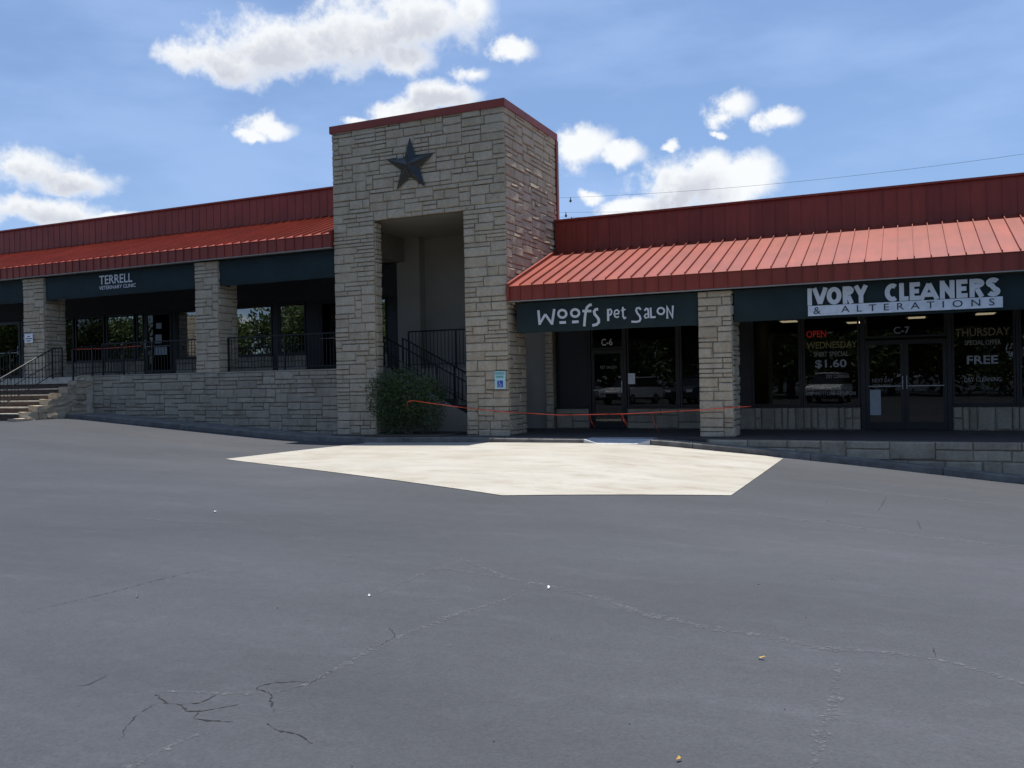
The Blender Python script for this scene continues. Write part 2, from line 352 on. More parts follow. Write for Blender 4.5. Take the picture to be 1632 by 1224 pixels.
# ------------------------------------------------------------------ ground
EX = [-60, -27, -22.4, -16.7, -14.2, -12.1, -10.1, -8.5, -6.4, -5, -2.25, -.5, 1.9, 6, 40]
EZ = [.45, .45, .46, .05, -.12, -.15, -.12, -.1, -.09, -.11, -.33, -.49, -.73, -1.0, -1.0]
def edge_z(x): return (interp(x - 0.5, EX, EZ) + 2 * interp(x, EX, EZ) + interp(x + 0.5, EX, EZ)) / 4
def ground_z(x, y):
    t = min(1, max(0, (y - 5) / 13.1)); t = t * t * (3 - 2 * t)
    return -0.3 * (1 - t) + edge_z(x) * t
GX = [-400, -200, -100, -60] + [-50 + i * 5 for i in range(4)] + [-30 + i * 0.5 for i in range(80)] + [10 + i * 5 for i in range(7)] + [60, 100, 200, 400]
GY = [-400, -200, -100, -60, -40, -30, -20, -10, -5, 0] + [1 + i * 0.5 for i in range(37)]
b = MB()
for y in GY:
    for x in GX: b.v.append((x, y, ground_z(x, y)))
nx = len(GX)
for j in range(len(GY) - 1):
    for i in range(nx - 1): b.f.append((j * nx + i, j * nx + i + 1, (j + 1) * nx + i + 1, (j + 1) * nx + i))
lot = structure(b.build('parking_lot', 'asphalt', smooth=True)); lot['label'] = 'dark grey sealcoated asphalt parking lot'
g = structure(MB().face([(-600, -600, -1.6), (600, -600, -1.6), (600, 600, -1.6), (-600, 600, -1.6)]).build('ground', 'grass'))
def drape(name, poly, dz, mat, parent=None, step=0.5):
    bm = bmesh.new(); bm.faces.new([bm.verts.new((x, y, 0)) for x, y in poly])
    xs = [p[0] for p in poly]; ys = [p[1] for p in poly]
    for lo, hi, ax in ((min(xs), max(xs), 0), (min(ys), max(ys), 1)):
        k = math.ceil(lo / step)
        while k * step < hi:
            co = [0, 0, 0]; no = [0, 0, 0]; co[ax] = k * step; no[ax] = 1
            bmesh.ops.bisect_plane(bm, geom=bm.verts[:] + bm.edges[:] + bm.faces[:], plane_co=co, plane_no=no); k += 1
    bmesh.ops.triangulate(bm, faces=bm.faces)
    for v in bm.verts: v.co.z = ground_z(v.co.x, v.co.y) + dz
    bmesh.ops.recalc_face_normals(bm, faces=bm.faces)
    me = bpy.data.meshes.new(name); bm.to_mesh(me); bm.free(); me.materials.append(MAT[mat])
    if me.polygons and me.polygons[0].normal.z < 0: me.flip_normals()
    return link(name, me, parent)
patch = drape('concrete_apron', [(-12.75, 13.81), (-4.97, 10.56), (-4.6, 10.75), (-2.21, 12.07), (-2.25, 17.9), (-2.6, 18.08), (-4.98, 18.12), (-12.3, 18.12), (-12.1, 17.9)], 0.008, 'new_concrete')
structure(patch); patch['label'] = 'pale new concrete apron laid into the asphalt'

# hairline cracks and worn seams in the sealcoat, parts of the lot
def crack(pts, w, mat, name='crack', jit=0.02):
    rng = random.Random(round(pts[0][0] * 1000 + pts[0][1])); P = []
    for (x0, y0), (x1, y1) in zip(pts, pts[1:]):
        L = math.hypot(x1 - x0, y1 - y0); n = max(2, int(L / 0.022))
        for i in range(n): P.append((lerp(x0, x1, i / n) + rng.uniform(-jit, jit), lerp(y0, y1, i / n) + rng.uniform(-jit, jit)))
    P.append(pts[-1]); m = MB(); prev = None
    for i, (x, y) in enumerate(P):
        a = P[max(0, i - 1)]; c = P[min(len(P) - 1, i + 1)]; dx, dy = c[0] - a[0], c[1] - a[1]; L = math.hypot(dx, dy) or 1
        t = i / (len(P) - 1); ww = w * (0.25 + 0.75 * math.sin(math.pi * min(1, max(0.03, t)))) * rng.choice((0.12, 0.4, 0.7, 1.0, 1.5)) / 2
        z = ground_z(x, y) + 0.002
        l = (x - dy / L * ww, y + dx / L * ww, z); r = (x + dy / L * ww, y - dx / L * ww, z)
        k = len(m.v); m.v += [l, r]
        if i: m.f.append((k - 2, k - 1, k + 1, k))
    return m.build(name, mat, lot)
for pts in ([(-3.6, 3.36), (-3.46, 3.28), (-3.37, 3.29), (-3.29, 3.35), (-3.29, 3.46)], [(-3.37, 3.29), (-3.28, 3.24), (-3.21, 3.25), (-3.14, 3.33), (-3.09, 3.4)],
            [(-3.21, 3.25), (-3.16, 3.17), (-3.08, 3.18), (-2.96, 3.22)], [(-3.17, 3.62), (-3.14, 3.72), (-3.02, 3.79), (-2.96, 3.8)], [(-3.17, 3.62), (-3.04, 3.59), (-2.86, 3.39)],
            [(-2.79, 3.25), (-2.66, 3.21), (-2.56, 3.2), (-2.44, 3.15)]): crack(pts, 0.013, 'crack_dark', jit=0.009)
for pts in ([(-4.1, 3.29), (-4.06, 3.34), (-4.1, 3.48)], [(-3.5, 3.27), (-3.48, 3.16), (-3.39, 2.97), (-3.29, 2.85)], [(-3.12, 4.85), (-2.97, 4.69), (-2.96, 4.45)], [(0.12, 5.63), (0.13, 5.44)],
            [(-0.28, 13.71), (-0.32, 12.49), (-0.35, 11.76)], [(0.09, 11.33), (0.12, 10.39)], [(-5.85, 4.17), (-5.81, 4.41), (-5.73, 4.88), (-5.72, 5.36), (-5.61, 5.97)], [(-3.03, 3.59), (-2.94, 3.76), (-2.95, 4.05)]):
    crack(pts, 0.006, 'crack_dark', jit=0.010)
for pts, w in (([(-3.04, 2.4), (-3.02, 2.76), (-3.02, 2.89), (-2.99, 3.12)], 0.03), ([(-3.03, 3.59), (-2.94, 3.76), (-2.95, 4.05), (-2.96, 4.45), (-2.93, 4.77), (-2.86, 5.28), (-2.72, 5.74), (-2.68, 6.11)], 0.05),
               ([(-3.72, 5.52), (-3.71, 6.07), (-3.73, 6.56), (-3.36, 6.5), (-2.91, 6.38)], 0.035), ([(-3.85, 7.07), (-2.93, 6.38), (-2.53, 6.27), (-2.01, 6.0), (-1.66, 5.75), (-1.24, 5.6), (-0.77, 5.5), (-0.46, 5.38), (-0.12, 5.44), (0.2, 5.38), (0.53, 5.13), (0.9, 4.9)], 0.055),
               ([(-0.37, 5.16), (-0.35, 4.6), (-0.36, 4.21), (-0.38, 3.6)], 0.05), ([(-2.21, 10.82), (-1.58, 10.63), (-0.85, 10.28), (0.1, 9.9), (1.4, 9.6)], 0.09), ([(-1.34, 14.22), (-0.48, 14.03), (0.36, 14.06), (1.36, 14.15)], 0.12),
               ([(-9.0, 7.8), (-7.9, 7.7), (-6.8, 7.9)], 0.06), ([(-3.6, 3.4), (-3.2, 3.52), (-3.0, 3.6)], 0.03)): crack(pts, w * 1.5, 'worn_seam', 'worn_seam', jit=0.012)

# ------------------------------------------------------------------ stone pieces
SM = {}
def stone_mesh(cls, var, mat):
    key = (cls, var, mat)
    if key in SM: return SM[key]
    rng = random.Random(cls * 101 + var * 7 + len(mat)); m = MB(); asp = [0.8, 1.3, 2.1, 3.2, 4.8][cls]
    bz = 0.10; bx = bz / asp
    xs = [-.5, -.5 + bx, rng.uniform(-.15, .15), .5 - bx, .5]; zs = [-.5, -.5 + bz, .5 - bz, .5]
    for j, z in enumerate(zs):
        for i, x in enumerate(xs):
            o = i in (0, 4) or j in (0, 3)
            y = (-0.016 if o else -0.036) + rng.uniform(-0.008, 0.008)
            m.v.append((x + (rng.uniform(-.012, .012) if not i in (0, 4) else rng.uniform(-.3, .3) * bx * 0.5), y, z + rng.uniform(-.03, .03)))
    for j in range(3):
        for i in range(4): a = j * 5 + i; m.f.append((a, a + 1, a + 6, a + 5))
    ring = [0, 1, 2, 3, 4, 9, 14, 19, 18, 17, 16, 15, 10, 5]
    k = len(m.v); m.v += [(m.v[i][0], 0.02, m.v[i][2]) for i in ring]
    for q in range(14): r = (q + 1) % 14; m.f.append((ring[q], k + q, k + r, ring[r]))
    SM[key] = m.mesh('stone', mat); return SM[key]
def ashlar(w, h, rng, unit=0.115, cw=0.105, holes=(), rows_at=(), maxw=8, big=0.42):
    """random ashlar: rectangles (x, z, w, h) over w by h, none inside the holes"""
    zb = [0.0]; marks = sorted([z for z in rows_at if 0 < z < h] + [h])
    for mk in marks:
        span = mk - zb[-1]; n = max(1, round(span / unit)); hs = [rng.uniform(0.8, 1.25) for _ in range(n)]; s = sum(hs); base = zb[-1]; acc = 0
        for q in hs: acc += q; zb.append(base + span * acc / s)
    nc = max(1, round(w / cw)); cw = w / nc; nr = len(zb) - 1
    occ = [[False] * nc for _ in range(nr)]
    for (hx0, hx1, hz0, hz1) in holes:
        for r in range(nr):
            for c in range(nc):
                if hx0 < (c + .5) * cw < hx1 and hz0 < (zb[r] + zb[r + 1]) / 2 < hz1: occ[r][c] = True
    out = []
    for r in range(nr):
        c = 0
        while c < nc:
            if occ[r][c]: c += 1; continue
            free = 0
            while c + free < nc and not occ[r][c + free]: free += 1
            two = rng.random() < big and r + 1 < nr
            want = rng.choice((3, 4, 5, 5, 6, 6, 7)) if two else rng.choice((2, 3, 4, 4, 5, 6, 7))
            want = min(want, maxw, free)
            if free - want == 1: want = free if free <= maxw else want - 1
            want = max(1, want); hh = 1
            if two and all(not occ[r + 1][c + i] for i in range(want)) and not any(abs(zb[r + 1] - z) < 1e-6 for z in rows_at): hh = 2
            for q in range(hh):
                for i in range(want): occ[r + q][c + i] = True
            out.append((c * cw, zb[r], want * cw, zb[r + hh] - zb[r])); c += want
    return out
def lay(parent, rects, origin, facing, mat, limit=None, joint=0.0145, depth=1.0):
    """stones as objects of their own; beyond the limit the smallest become one joined part"""
    rects = sorted(rects, key=lambda q: -q[2] * q[3]); rng = random.Random(len(rects)); rest = MB()
    for i, (x, z, w, h) in enumerate(rects):
        w2, h2 = max(0.03, w - joint * rng.uniform(0.7, 1.2)), max(0.03, h - joint * rng.uniform(0.7, 1.2)); asp = w2 / h2
        cls = 0 if asp < 1.0 else 1 if asp < 1.7 else 2 if asp < 2.6 else 3 if asp < 4 else 4
        me = stone_mesh(cls, rng.randrange(4), mat); ox, oy, oz = origin
        cx, cz = x + w / 2, z + h / 2; dep = rng.uniform(0.75, 1.35) * depth
        if facing == 'front': loc = (ox + cx, oy, oz + cz); rz = 0
        else: loc = (ox, oy + cx, oz + cz); rz = math.pi / 2
        if limit is None or i < limit: link('stone', me, parent, loc, rz, (w2, dep, h2))
        else:
            k = len(rest.v); M = Matrix.Translation(loc) @ Matrix.Rotation(rz, 4, 'Z') @ Matrix.Diagonal((w2, dep, h2, 1))
            rest.v += [tuple(M @ v.co) for v in me.vertices]; rest.f += [tuple(k + q for q in p.vertices) for p in me.polygons]
    if rest.v: rest.build('stone_facing', mat, parent)['kind'] = 'stuff'

# ------------------------------------------------------------------ pavements and kerb
def strip_z(x):
    e = edge_z(x) + 0.12
    return e if x < -13.2 else min(e, -0.004)
YT, YC, YS = 19.05, 19.15, 22.2
structure(MB().box(-13.7, 6.0, 18.62, 22.3, -1.2, 0.0).build('walkway', 'walk_tile'))
structure(MB().box(-36, -13.05, 19.36, 22.3, -0.5, 1.72).build('upper_walkway', 'walk_tile'))
m = MB(); xs = [-23 + i * 0.5 for i in range(59)]
for x in xs: z = strip_z(x); m.v += [(x, 18.25, z), (x, 19.4, z)]
for i in range(len(xs) - 1):
    if not -6.6 < xs[i] < -5.05: m.f.append((2 * i, 2 * i + 2, 2 * i + 3, 2 * i + 1))
# the strip in front of the walls: pavement beside the shops, soil under the bush
structure(m.build('pavement', 'kerb_concrete'))
kerb = structure(MB().box(-23, 6, 18.19, 18.3, -1.3, -1.2).build('kerb', 'kerb_concrete'))
x = -22.9
while x < 6:
    x1 = min(6, x + 2.35)
    cuts = [(x, x1)]
    if x < -5.0 and x1 > -6.5: cuts = [q for q in ((x, -6.5), (-5.0, x1)) if q[1] - q[0] > 0.05]
    for a, c in cuts:
        m = MB(); n = 6; a += 0.006; c -= 0.006
        for i in range(n + 1):
            xx = lerp(a, c, i / n); zt = strip_z(xx) + 0.006; zb = edge_z(xx) - 0.3
            m.v += [(xx, 18.13, zb), (xx, 18.14, zt - 0.02), (xx, 18.165, zt), (xx, 18.34, zt), (xx, 18.34, zb)]
        for i in range(n):
            for q in range(4): k = i * 5 + q; m.f.append((k, k + 1, k + 6, k + 5))
        m.f.append((0, 1, 2, 3, 4)); k = n * 5; m.f.append((k + 4, k + 3, k + 2, k + 1, k))
        m.build('kerb_stone', 'kerb_concrete', kerb)
    x = x1
m = MB(); za, zb_ = -0.088, 0.006
def rz_(y): return lerp(za, zb_, (y - 18.10) / 0.62)
m.face([(-6.2, 18.10, za), (-5.3, 18.10, za), (-5.3, 18.72, zb_), (-6.2, 18.72, zb_)])
m.face([(-6.2, 18.10, za), (-6.2, 18.72, zb_), (-6.5, 18.72, zb_), (-6.5, 18.10, -0.002)]); m.face([(-5.3, 18.10, za), (-5.0, 18.10, -0.002), (-5.0, 18.72, zb_), (-5.3, 18.72, zb_)])
m.face([(-6.5, 18.10, -0.3), (-5.0, 18.10, -0.3), (-5.0, 18.10, -0.002), (-5.3, 18.10, za), (-6.2, 18.10, za), (-6.5, 18.10, -0.002)])
structure(m.build('kerb_ramp', 'ramp_concrete'))
bed = structure(MB().box(-12.45, -10.3, 18.4, 20.2, -0.1, 0.02).build('planting_bed', 'soil'))

# ------------------------------------------------------------------ walls
rng = random.Random(3)
rw = thing('retaining_wall', 'long pale limestone retaining wall below the upper walkway', 'stone wall', (-18, 19.3, 0))
MB().box(-22.95, -13.76, 19.17, 19.5, -0.6, 1.70).build('wall_core', 'mortar', rw)
MB().box(-22.95, -13.76, 19.14, 19.6, 1.705, 1.735).build('coping', 'grey_limestone', rw)
rects = [q for q in ashlar(9.17, 1.96, rng, unit=0.115, cw=0.105, big=0.38) if -0.26 + q[1] + q[3] > strip_z(-22.93 + q[0] + q[2] / 2) - 0.02]
lay(rw, rects, (-22.93, 19.17, -0.26), 'front', 'grey_limestone', 300)
lw = thing('low_stone_wall', 'low grey stone wall under the edge of the right-hand walkway', 'stone wall', (1, 18.6, -0.5))
MB().box(-3.9, 6.0, 18.6, 18.66, -1.2, -0.008).build('wall_core', 'mortar', lw)
rects = [q for q in ashlar(9.8, 1.08, rng, unit=0.17, cw=0.16, big=0.15, maxw=5) if -1.09 + q[1] + q[3] > strip_z(-3.85 + q[0] + q[2] / 2) - 0.02]
lay(lw, rects, (-3.85, 18.605, -1.09), 'front', 'grey_limestone', 300)

# ------------------------------------------------------------------ entrance tower
tw = thing('entrance_tower', 'tall square limestone entrance tower with open doorway and red metal coping', 'tower', (-11.24, 20.7, 0))
TX0, TX1, OX0, OX1, OZ, TZ = -13.75, -8.73, -12.49, -9.87, 5.54, 8.0
m = MB()
m.box(TX0 + .03, OX0 - .03, YT + .03, 19.35, -0.3, OZ + .03); m.box(OX1 + .03, TX1 - .03, YT + .03, 19.35, -0.3, OZ + .03)
m.box(TX0 + .03, TX1 - .03, YT + .03, 19.35, OZ + .03, TZ)
m.build('front_wall', 'mortar', tw)
m = MB(); m.box(TX1 - .3, TX1 - .03, 19.35, 20.1, -0.3, 3.3); m.box(TX1 - .3, TX1 - .03, 19.35, 22.45, 3.3, TZ); m.build('side_wall', 'mortar', tw)
m = MB(); m.box(TX0 + .03, TX0 + .3, 19.35, 20.0, 0, 4.9); m.box(TX0 + .03, TX0 + .3, 19.35, 22.45, 4.9, TZ); m.build('side_wall', 'mortar', tw)
MB().box(TX0 + .03, TX1 - .03, 22.45, 22.75, 0, TZ).build('back_wall', 'plaster', tw)
MB().box(TX0 + .3, TX1 - .3, 19.35, 22.45, OZ + .06, OZ + .2).build('ceiling', 'plaster', tw)
MB().tube([(-10.5, 20.5, OZ + .062), (-10.5, 20.5, OZ + .02)], 0.12, 14).build('ceiling_lamp', 'bronze_frame', tw)
MB().box(TX0 + .3, TX1 - .3, 19.35, 22.45, TZ - .3, TZ - .1).build('roof_deck', 'bulkhead', tw)
MB().box(-13.72, -12.95, 22.12, 22.45, 1.72, OZ + .06).build('wall_pier', 'plaster', tw)
fr = ashlar(TX1 - TX0, TZ + 0.1, rng, unit=0.112, cw=0.1046, holes=[(OX0 - TX0, OX1 - TX0, -1, OZ + 0.1)], rows_at=(OZ + 0.1,), maxw=8)
fparts = tw
lay(fparts, fr, (TX0, YT + .03, -0.1), 'front', 'limestone', 250)
sr = [(y, z - 0.1, w, h) for y, z, w, h in ashlar(1.02, 3.4, rng, unit=0.112)] + [(y, z + 3.3, w, h) for y, z, w, h in ashlar(3.4, 4.7, rng, unit=0.112)]
lay(tw, sr, (TX1 - .03, YT + .05, 0), 'side', 'limestone', 48)
lay(tw, [(y, z, w, h) for y, z, w, h in ashlar(0.29, 5.6, rng, unit=0.112, maxw=3)], (OX0 - .03, YT + .06, -0.1), 'side', 'limestone', 0)
m = MB()
m.box(TX0 - .04, TX1 + .04, YT - .05, YT - .02, TZ - .06, TZ + .13); m.box(TX0 - .04, TX1 + .04, YT - .02, YT + .3, TZ + .1, TZ + .127)
m.box(TX1 + .012, TX1 + .042, YT - .02, 22.5, TZ - .06, TZ + .128); m.box(TX1 - .3, TX1 + .012, YT + .3, 22.5, TZ + .1, TZ + .126)
m.box(TX0 - .042, TX0 - .012, YT - .02, 22.5, TZ - .06, TZ + .128); m.box(TX0 - .012, TX0 + .3, YT + .3, 22.5, TZ + .1, TZ + .126)
m.build('coping', 'red_metal', tw)
MB().box(TX1 - .02, TX1 + .05, 22.4, 22.5, 4.8, TZ - .06).build('corner_trim', 'red_metal', tw)
# stair inside the tower
st = thing('tower_stairs', 'concrete stair climbing left inside the tower opening', 'stairs', (-11.3, 20.8, 0))
for k in range(1, 10):
    zt = 1.72 - k * 0.172; x0 = -13.05 + (k - 1) * 0.34
    MB().box(x0, x0 + 0.338, 20.33, 21.32, 0.0, zt).build('step', 'kerb_concrete', st)
MB().extr([(-13.05, 0), (-9.7, 0), (-9.7, 0.06), (-13.05, 1.79)], 20.24, 20.325).build('stringer_wall', 'plaster', st)
MB().box(-13.05, -9.95, 21.325, 22.45, 0.0, 1.72).build('landing', 'plaster', st)

# star
def star(cx, cz, y, Ro, Ri, dep, tilt):
    m = MB(); P = []
    for i in range(10):
        a = math.pi / 2 + tilt + i * math.pi / 5; r = Ro if i % 2 == 0 else Ri
        P.append((cx + r * math.cos(a), y, cz + r * math.sin(a)))
    for i in range(10):
        m.face([P[i], P[(i + 1) % 10], (cx, y - dep, cz)])
    m.face(P[::-1]); return m
sr_ = thing('barn_star', 'dark metal five pointed star mounted on the tower front', 'star', (-11.2, YT - .2, 6.86))
star(-11.33, 6.81, YT - .05, 0.72, 0.28, 0.17, 0.0).build('star_face', 'star_metal', sr_)
MB().box(-11.38, -11.28, YT - .048, YT + .01, 6.79, 6.89).build('bracket', 'star_metal', sr_)

# ------------------------------------------------------------------ shop wings
PW = 0.305
def wing(name, label, x0, x1, fz, loc, from_right):
    t = thing(name, label, 'building', loc)
    EY = 19.0; ez0, ez1, ty, tz, pz = fz + 3.24, fz + 3.60, 22.16, fz + 4.78, fz + 5.66
    dy, dz = ty - EY, tz - ez1
    # deck under the panels, soffit, flat roof, bulkhead
    MB().prism([(EY + .04, ez0 + .02), (EY + .04, ez1 - .03), (22.3, tz - .05), (22.3, ez0 + .02)], x0 + .01, x1 - .01).build('roof_deck', 'soffit', t)
    MB().box(x0 + .005, x1 - .005, EY + .02, 22.28, ez0 - .008, ez0 + .012).build('soffit', 'soffit', t)
    MB().box(x0, x1, 22.24, 22.5, ez0 + .02, pz - .03).build('parapet_wall', 'bulkhead', t)
    MB().box(x0 - .02, x1 + .02, 22.10, 22.52, pz - .02, pz + .03).build('parapet_cap', 'red_metal', t)
    MB().box(x0, x1, 22.5, 33, tz - .3, tz - .1).build('flat_roof', 'soffit', t)
    MB().box(x0, x1, EY - .015, EY + .015, ez0 - .03, ez0 - .005).build('drip_edge', 'soffit', t)
    n = int((x1 - x0) / PW)
    nrm = Vector((0, -dz, dy)).normalized()
    def slope_panel():
        m = MB(); A = Vector((0, EY - .03, ez1 - 0.03 * dz / dy)); B = Vector((0, ty, tz)); w = PW
        def q(x, p, h): return Vector((x, 0, 0)) + p + nrm * h
        m.face([q(.022, A, 0), q(w - .002, A, 0), q(w - .002, B, 0), q(.022, B, 0)])
        a = [q(-.002, A, 0), q(.002, A, .05), q(.018, A, .05), q(.021, A, 0)]; c = [q(-.002, B, 0), q(.002, B, .05), q(.018, B, .05), q(.021, B, 0)]
        for i in range(3): m.face([a[i], a[i + 1], c[i + 1], c[i]])
        m.face([a[0], a[3], a[2], a[1]])
        m.face([q(.022, A, -.012), q(w - .002, A, -.012), q(w - .002, A, 0), q(.022, A, 0)])
        return m.mesh('roof_panel', 'red_metal')
    def wall_panel(nm, y, za, zb, r):
        m = MB(); w = PW
        m.face([(.016, y, za), (w - .003, y, za), (w - .003, y, zb), (.016, y, zb)])
        m.box(-.001, .015, y - r, y + .01, za, zb)
        m.face([(.016, y, za), (.016, y + .015, za), (w - .003, y + .015, za), (w - .003, y, za)])
        return m.mesh(nm, 'red_metal')
    sp = slope_panel(); fp = wall_panel('fascia_panel', EY - .005, ez0, ez1 - .015, .022); pp = wall_panel('parapet_panel', 22.17, tz - .02, pz - .02, .010)
    for i in range(n):
        x = x1 - (i + 1) * PW if from_right else x0 + i * PW
        for nm, me in (('roof_panel', sp), ('fascia_panel', fp), ('parapet_panel', pp)): link(nm, me, t, (x, 0, 0))
    return t
wr = wing('shop_wing', 'lower stone and glass shop wing right of the tower with red metal roof', TX1 + .06, 6.0, 0.0, (-1, 21, 0), False)
wlft = wing('shop_wing', 'upper stone and glass shop wing left of the tower with red metal roof', -36, TX0 - .04, 1.72, (-24, 21, 1.72), True)
# roof edge trim against the tower
MB().prism([(18.95, 3.25), (18.95, 3.66), (22.16, 4.87), (22.16, 4.80), (19.1, 3.25)], TX1 + .03, TX1 + .10).build('verge_trim', 'red_metal', wr)
MB().prism([(18.95, 4.97), (18.95, 5.38), (22.16, 6.59), (22.16, 6.52), (19.1, 4.97)], TX0 - .08, TX0 - .025).build('verge_trim', 'red_metal', wlft)
def shell(t, x0, x1, fz, zt):
    MB().box(x0, x1, 22.3, 33, fz - 1.0, fz + .012).build('shop_floor', 'interior_floor', t)
    MB().box(x0, x1, 32.6, 33, fz, zt).build('rear_wall', 'interior_wall', t)
    MB().box(x0, x0 + .2, 22.5, 32.6, fz, zt).build('party_wall', 'interior_wall', t); MB().box(x1 - .2, x1, 22.5, 32.6, fz, zt).build('party_wall', 'interior_wall', t)
    MB().box(x0 + .2, x1 - .2, 22.5, 32.6, fz + 2.95, fz + 3.1).build('shop_ceiling', 'interior_wall', t)
shell(wr, -8.9, 6.0, 0.0, 4.5); shell(wlft, -36, -13.0, 1.72, 6.2)
MB().box(-3.98, -3.84, 22.5, 32.6, 0.012, 2.95).build('party_wall', 'interior_wall', wr)
MB().box(-8.68, -3.98, 25.2, 25.32, 0.012, 2.95).build('partition', 'interior_wall', wr)
MB().box(-35.8, -13.2, 26.5, 26.6, 1.732, 4.67).build('partition', 'interior_wall', wlft)

def column(t, x0, x1, fz, top, mat):
    c = MB().box(x0 + .03, x1 - .03, YC + .03, 19.92, fz - 0.02, top).build('column', 'mortar', t)
    r = random.Random(round(x0 * 10))
    lay(c, ashlar(x1 - x0, top - fz, r, unit=0.112, maxw=6), (x0, YC + .03, fz), 'front', mat)
    lay(c, ashlar(0.75, top - fz, r, unit=0.112, maxw=6), (x1 - .03, YC + .05, fz), 'side', mat)
column(wr, -4.16, -3.42, 0.0, 3.2, 'limestone')
column(wlft, -18.72, -17.86, 1.73, 4.92, 'limestone'); column(wlft, -26.05, -25.08, 1.73, 4.92, 'limestone')

def bulk(t, xa, xb, za, zb): MB().box(xa, xb, 22.19, 22.29, za, zb).build('bulkhead', 'bulkhead', t)
def window(t, xa, xb, za, zb, gl, label=None):
    f = 0.045; m = MB()
    m.box(xa, xb, 22.17, 22.25, za, za + f); m.box(xa, xb, 22.17, 22.25, zb - f, zb); m.box(xa, xa + f, 22.172, 22.248, za + f, zb - f); m.box(xb - f, xb, 22.172, 22.248, za + f, zb - f)
    w = m.build('window', 'bronze_frame', t)
    MB().box(xa + f, xb - f, 22.205, 22.213, za + f, zb - f).build('pane', gl, w)
    return w
def door(t, xa, xb, za, zb, gl, hs=1):
    f = 0.085; m = MB()
    m.box(xa, xb, 22.16, 22.21, za, za + .18); m.box(xa, xb, 22.16, 22.21, zb - .1, zb); m.box(xa, xa + f, 22.162, 22.208, za + .18, zb - .1); m.box(xb - f, xb, 22.162, 22.208, za + .18, zb - .1)
    d = m.build('door', 'bronze_frame', t)
    MB().box(xa + f, xb - f, 22.182, 22.19, za + .18, zb - .1).build('pane', gl, d)
    hx = xb - f / 2 if hs > 0 else xa + f / 2
    m = MB().tube([(hx, 22.16, za + .95), (hx, 22.10, za + .95), (hx, 22.10, za + 1.25), (hx, 22.16, za + 1.25)], 0.012)
    m.tube([(xa + .06, 22.13, za + 1.02), (xb - .06, 22.13, za + 1.02)], 0.014); m.build('handle', 'rim', d)
    return d
def post(t, xa, xb, za, zb): MB().box(xa, xb, 22.15, 22.27, za, zb).build('mullion', 'bronze_frame', t)
def knee(t, xa, xb, za, zb, mat, vertical=False):
    k = MB().box(xa, xb, 22.16, 22.28, za, zb - .03).build('knee_wall', 'mortar', t)
    MB().box(xa - .01, xb + .01, 22.10, 22.28, zb - .03, zb).build('sill', 'bronze_frame', k)
    r = random.Random(round(xa * 100))
    if vertical: rc = [(z, x, h, w) for x, z, w, h in ashlar(zb - za - .03, xb - xa, r, unit=0.17, cw=0.13, maxw=4, big=0.25)]; rc = [(a, b2, w, h) for (a, b2, w, h) in [(q[1], q[0], q[3], q[2]) for q in [(x, z, w, h) for z, x, h, w in rc]]]
    else: rc = ashlar(xb - xa, zb - za - .03, r, unit=0.16, cw=0.15, maxw=6, big=0.5)
    if vertical: rc = [(z, x, h, w) for x, z, w, h in ashlar(zb - za - .03, xb - xa, r, unit=0.17, cw=0.13, maxw=4, big=0.25)]
    lay(k, rc, (xa, 22.16, za), 'front', mat, joint=0.018)
HZ = 2.78
# C-6
MB().box(-9.9, -8.96, 22.22, 22.4, 0, 3.2).build('plaster_wall', 'plaster', wr)
pl = MB().box(-8.95, -8.75, 22.0, 22.28, 0, 3.2).build('pilaster', 'mortar', wr)
lay(pl, ashlar(0.22, 3.2, rng, unit=0.112, maxw=3), (-8.96, 22.0, 0), 'front', 'limestone')
bulk(wr, -8.75, 6.0, HZ, 3.2)
MB().box(-8.72, -7.8, 22.19, 22.25, 0.57, HZ).build('dark_panel', 'bronze_frame', wr); knee(wr, -8.74, -7.79, 0, .57, 'grey_limestone')
post(wr, -7.78, -7.72, 0, HZ); d6 = door(wr, -7.70, -6.80, 0.01, 2.1, 'shop_glass'); tr6 = window(wr, -7.70, -6.80, 2.12, HZ, 'shop_glass'); post(wr, -6.79, -6.73, 0, HZ)
w6a = window(wr, -6.71, -5.37, .58, HZ, 'shop_glass'); knee(wr, -6.72, -3.86, 0, .57, 'grey_limestone'); post(wr, -5.36, -5.31, .575, HZ); window(wr, -5.30, -4.02, .58, HZ, 'shop_glass')
post(wr, -4.0, -3.82, .575, HZ)
# C-7
MB().box(-3.80, -3.5, 22.19, 22.25, 0.575, HZ).build('dark_panel', 'bronze_frame', wr)
knee(wr, -3.81, -1.0, 0, .57, 'grey_limestone', True); w7a = window(wr, -3.49, -2.34, .58, HZ, 'shop_glass'); post(wr, -2.33, -2.29, .575, HZ); w7b = window(wr, -2.28, -1.0, .58, HZ, 'shop_glass')
post(wr, -0.98, -0.88, 0, HZ); d7a = door(wr, -0.87, -0.035, .01, 2.1, 'shop_glass', 1); d7b = door(wr, -0.03, 0.85, .01, 2.1, 'shop_glass', -1); tr7 = window(wr, -0.87, 0.85, 2.16, HZ, 'shop_glass'); post(wr, 0.86, 0.95, 0, HZ)
knee(wr, 0.96, 6.0, 0, .57, 'grey_limestone', True); w7c = window(wr, 0.96, 2.22, .58, HZ, 'shop_glass'); post(wr, 2.23, 2.28, .575, HZ); window(wr, 2.29, 3.9, .58, HZ, 'shop_glass'); post(wr, 3.91, 3.96, .575, HZ); window(wr, 3.97, 6.0, .58, HZ, 'shop_glass')
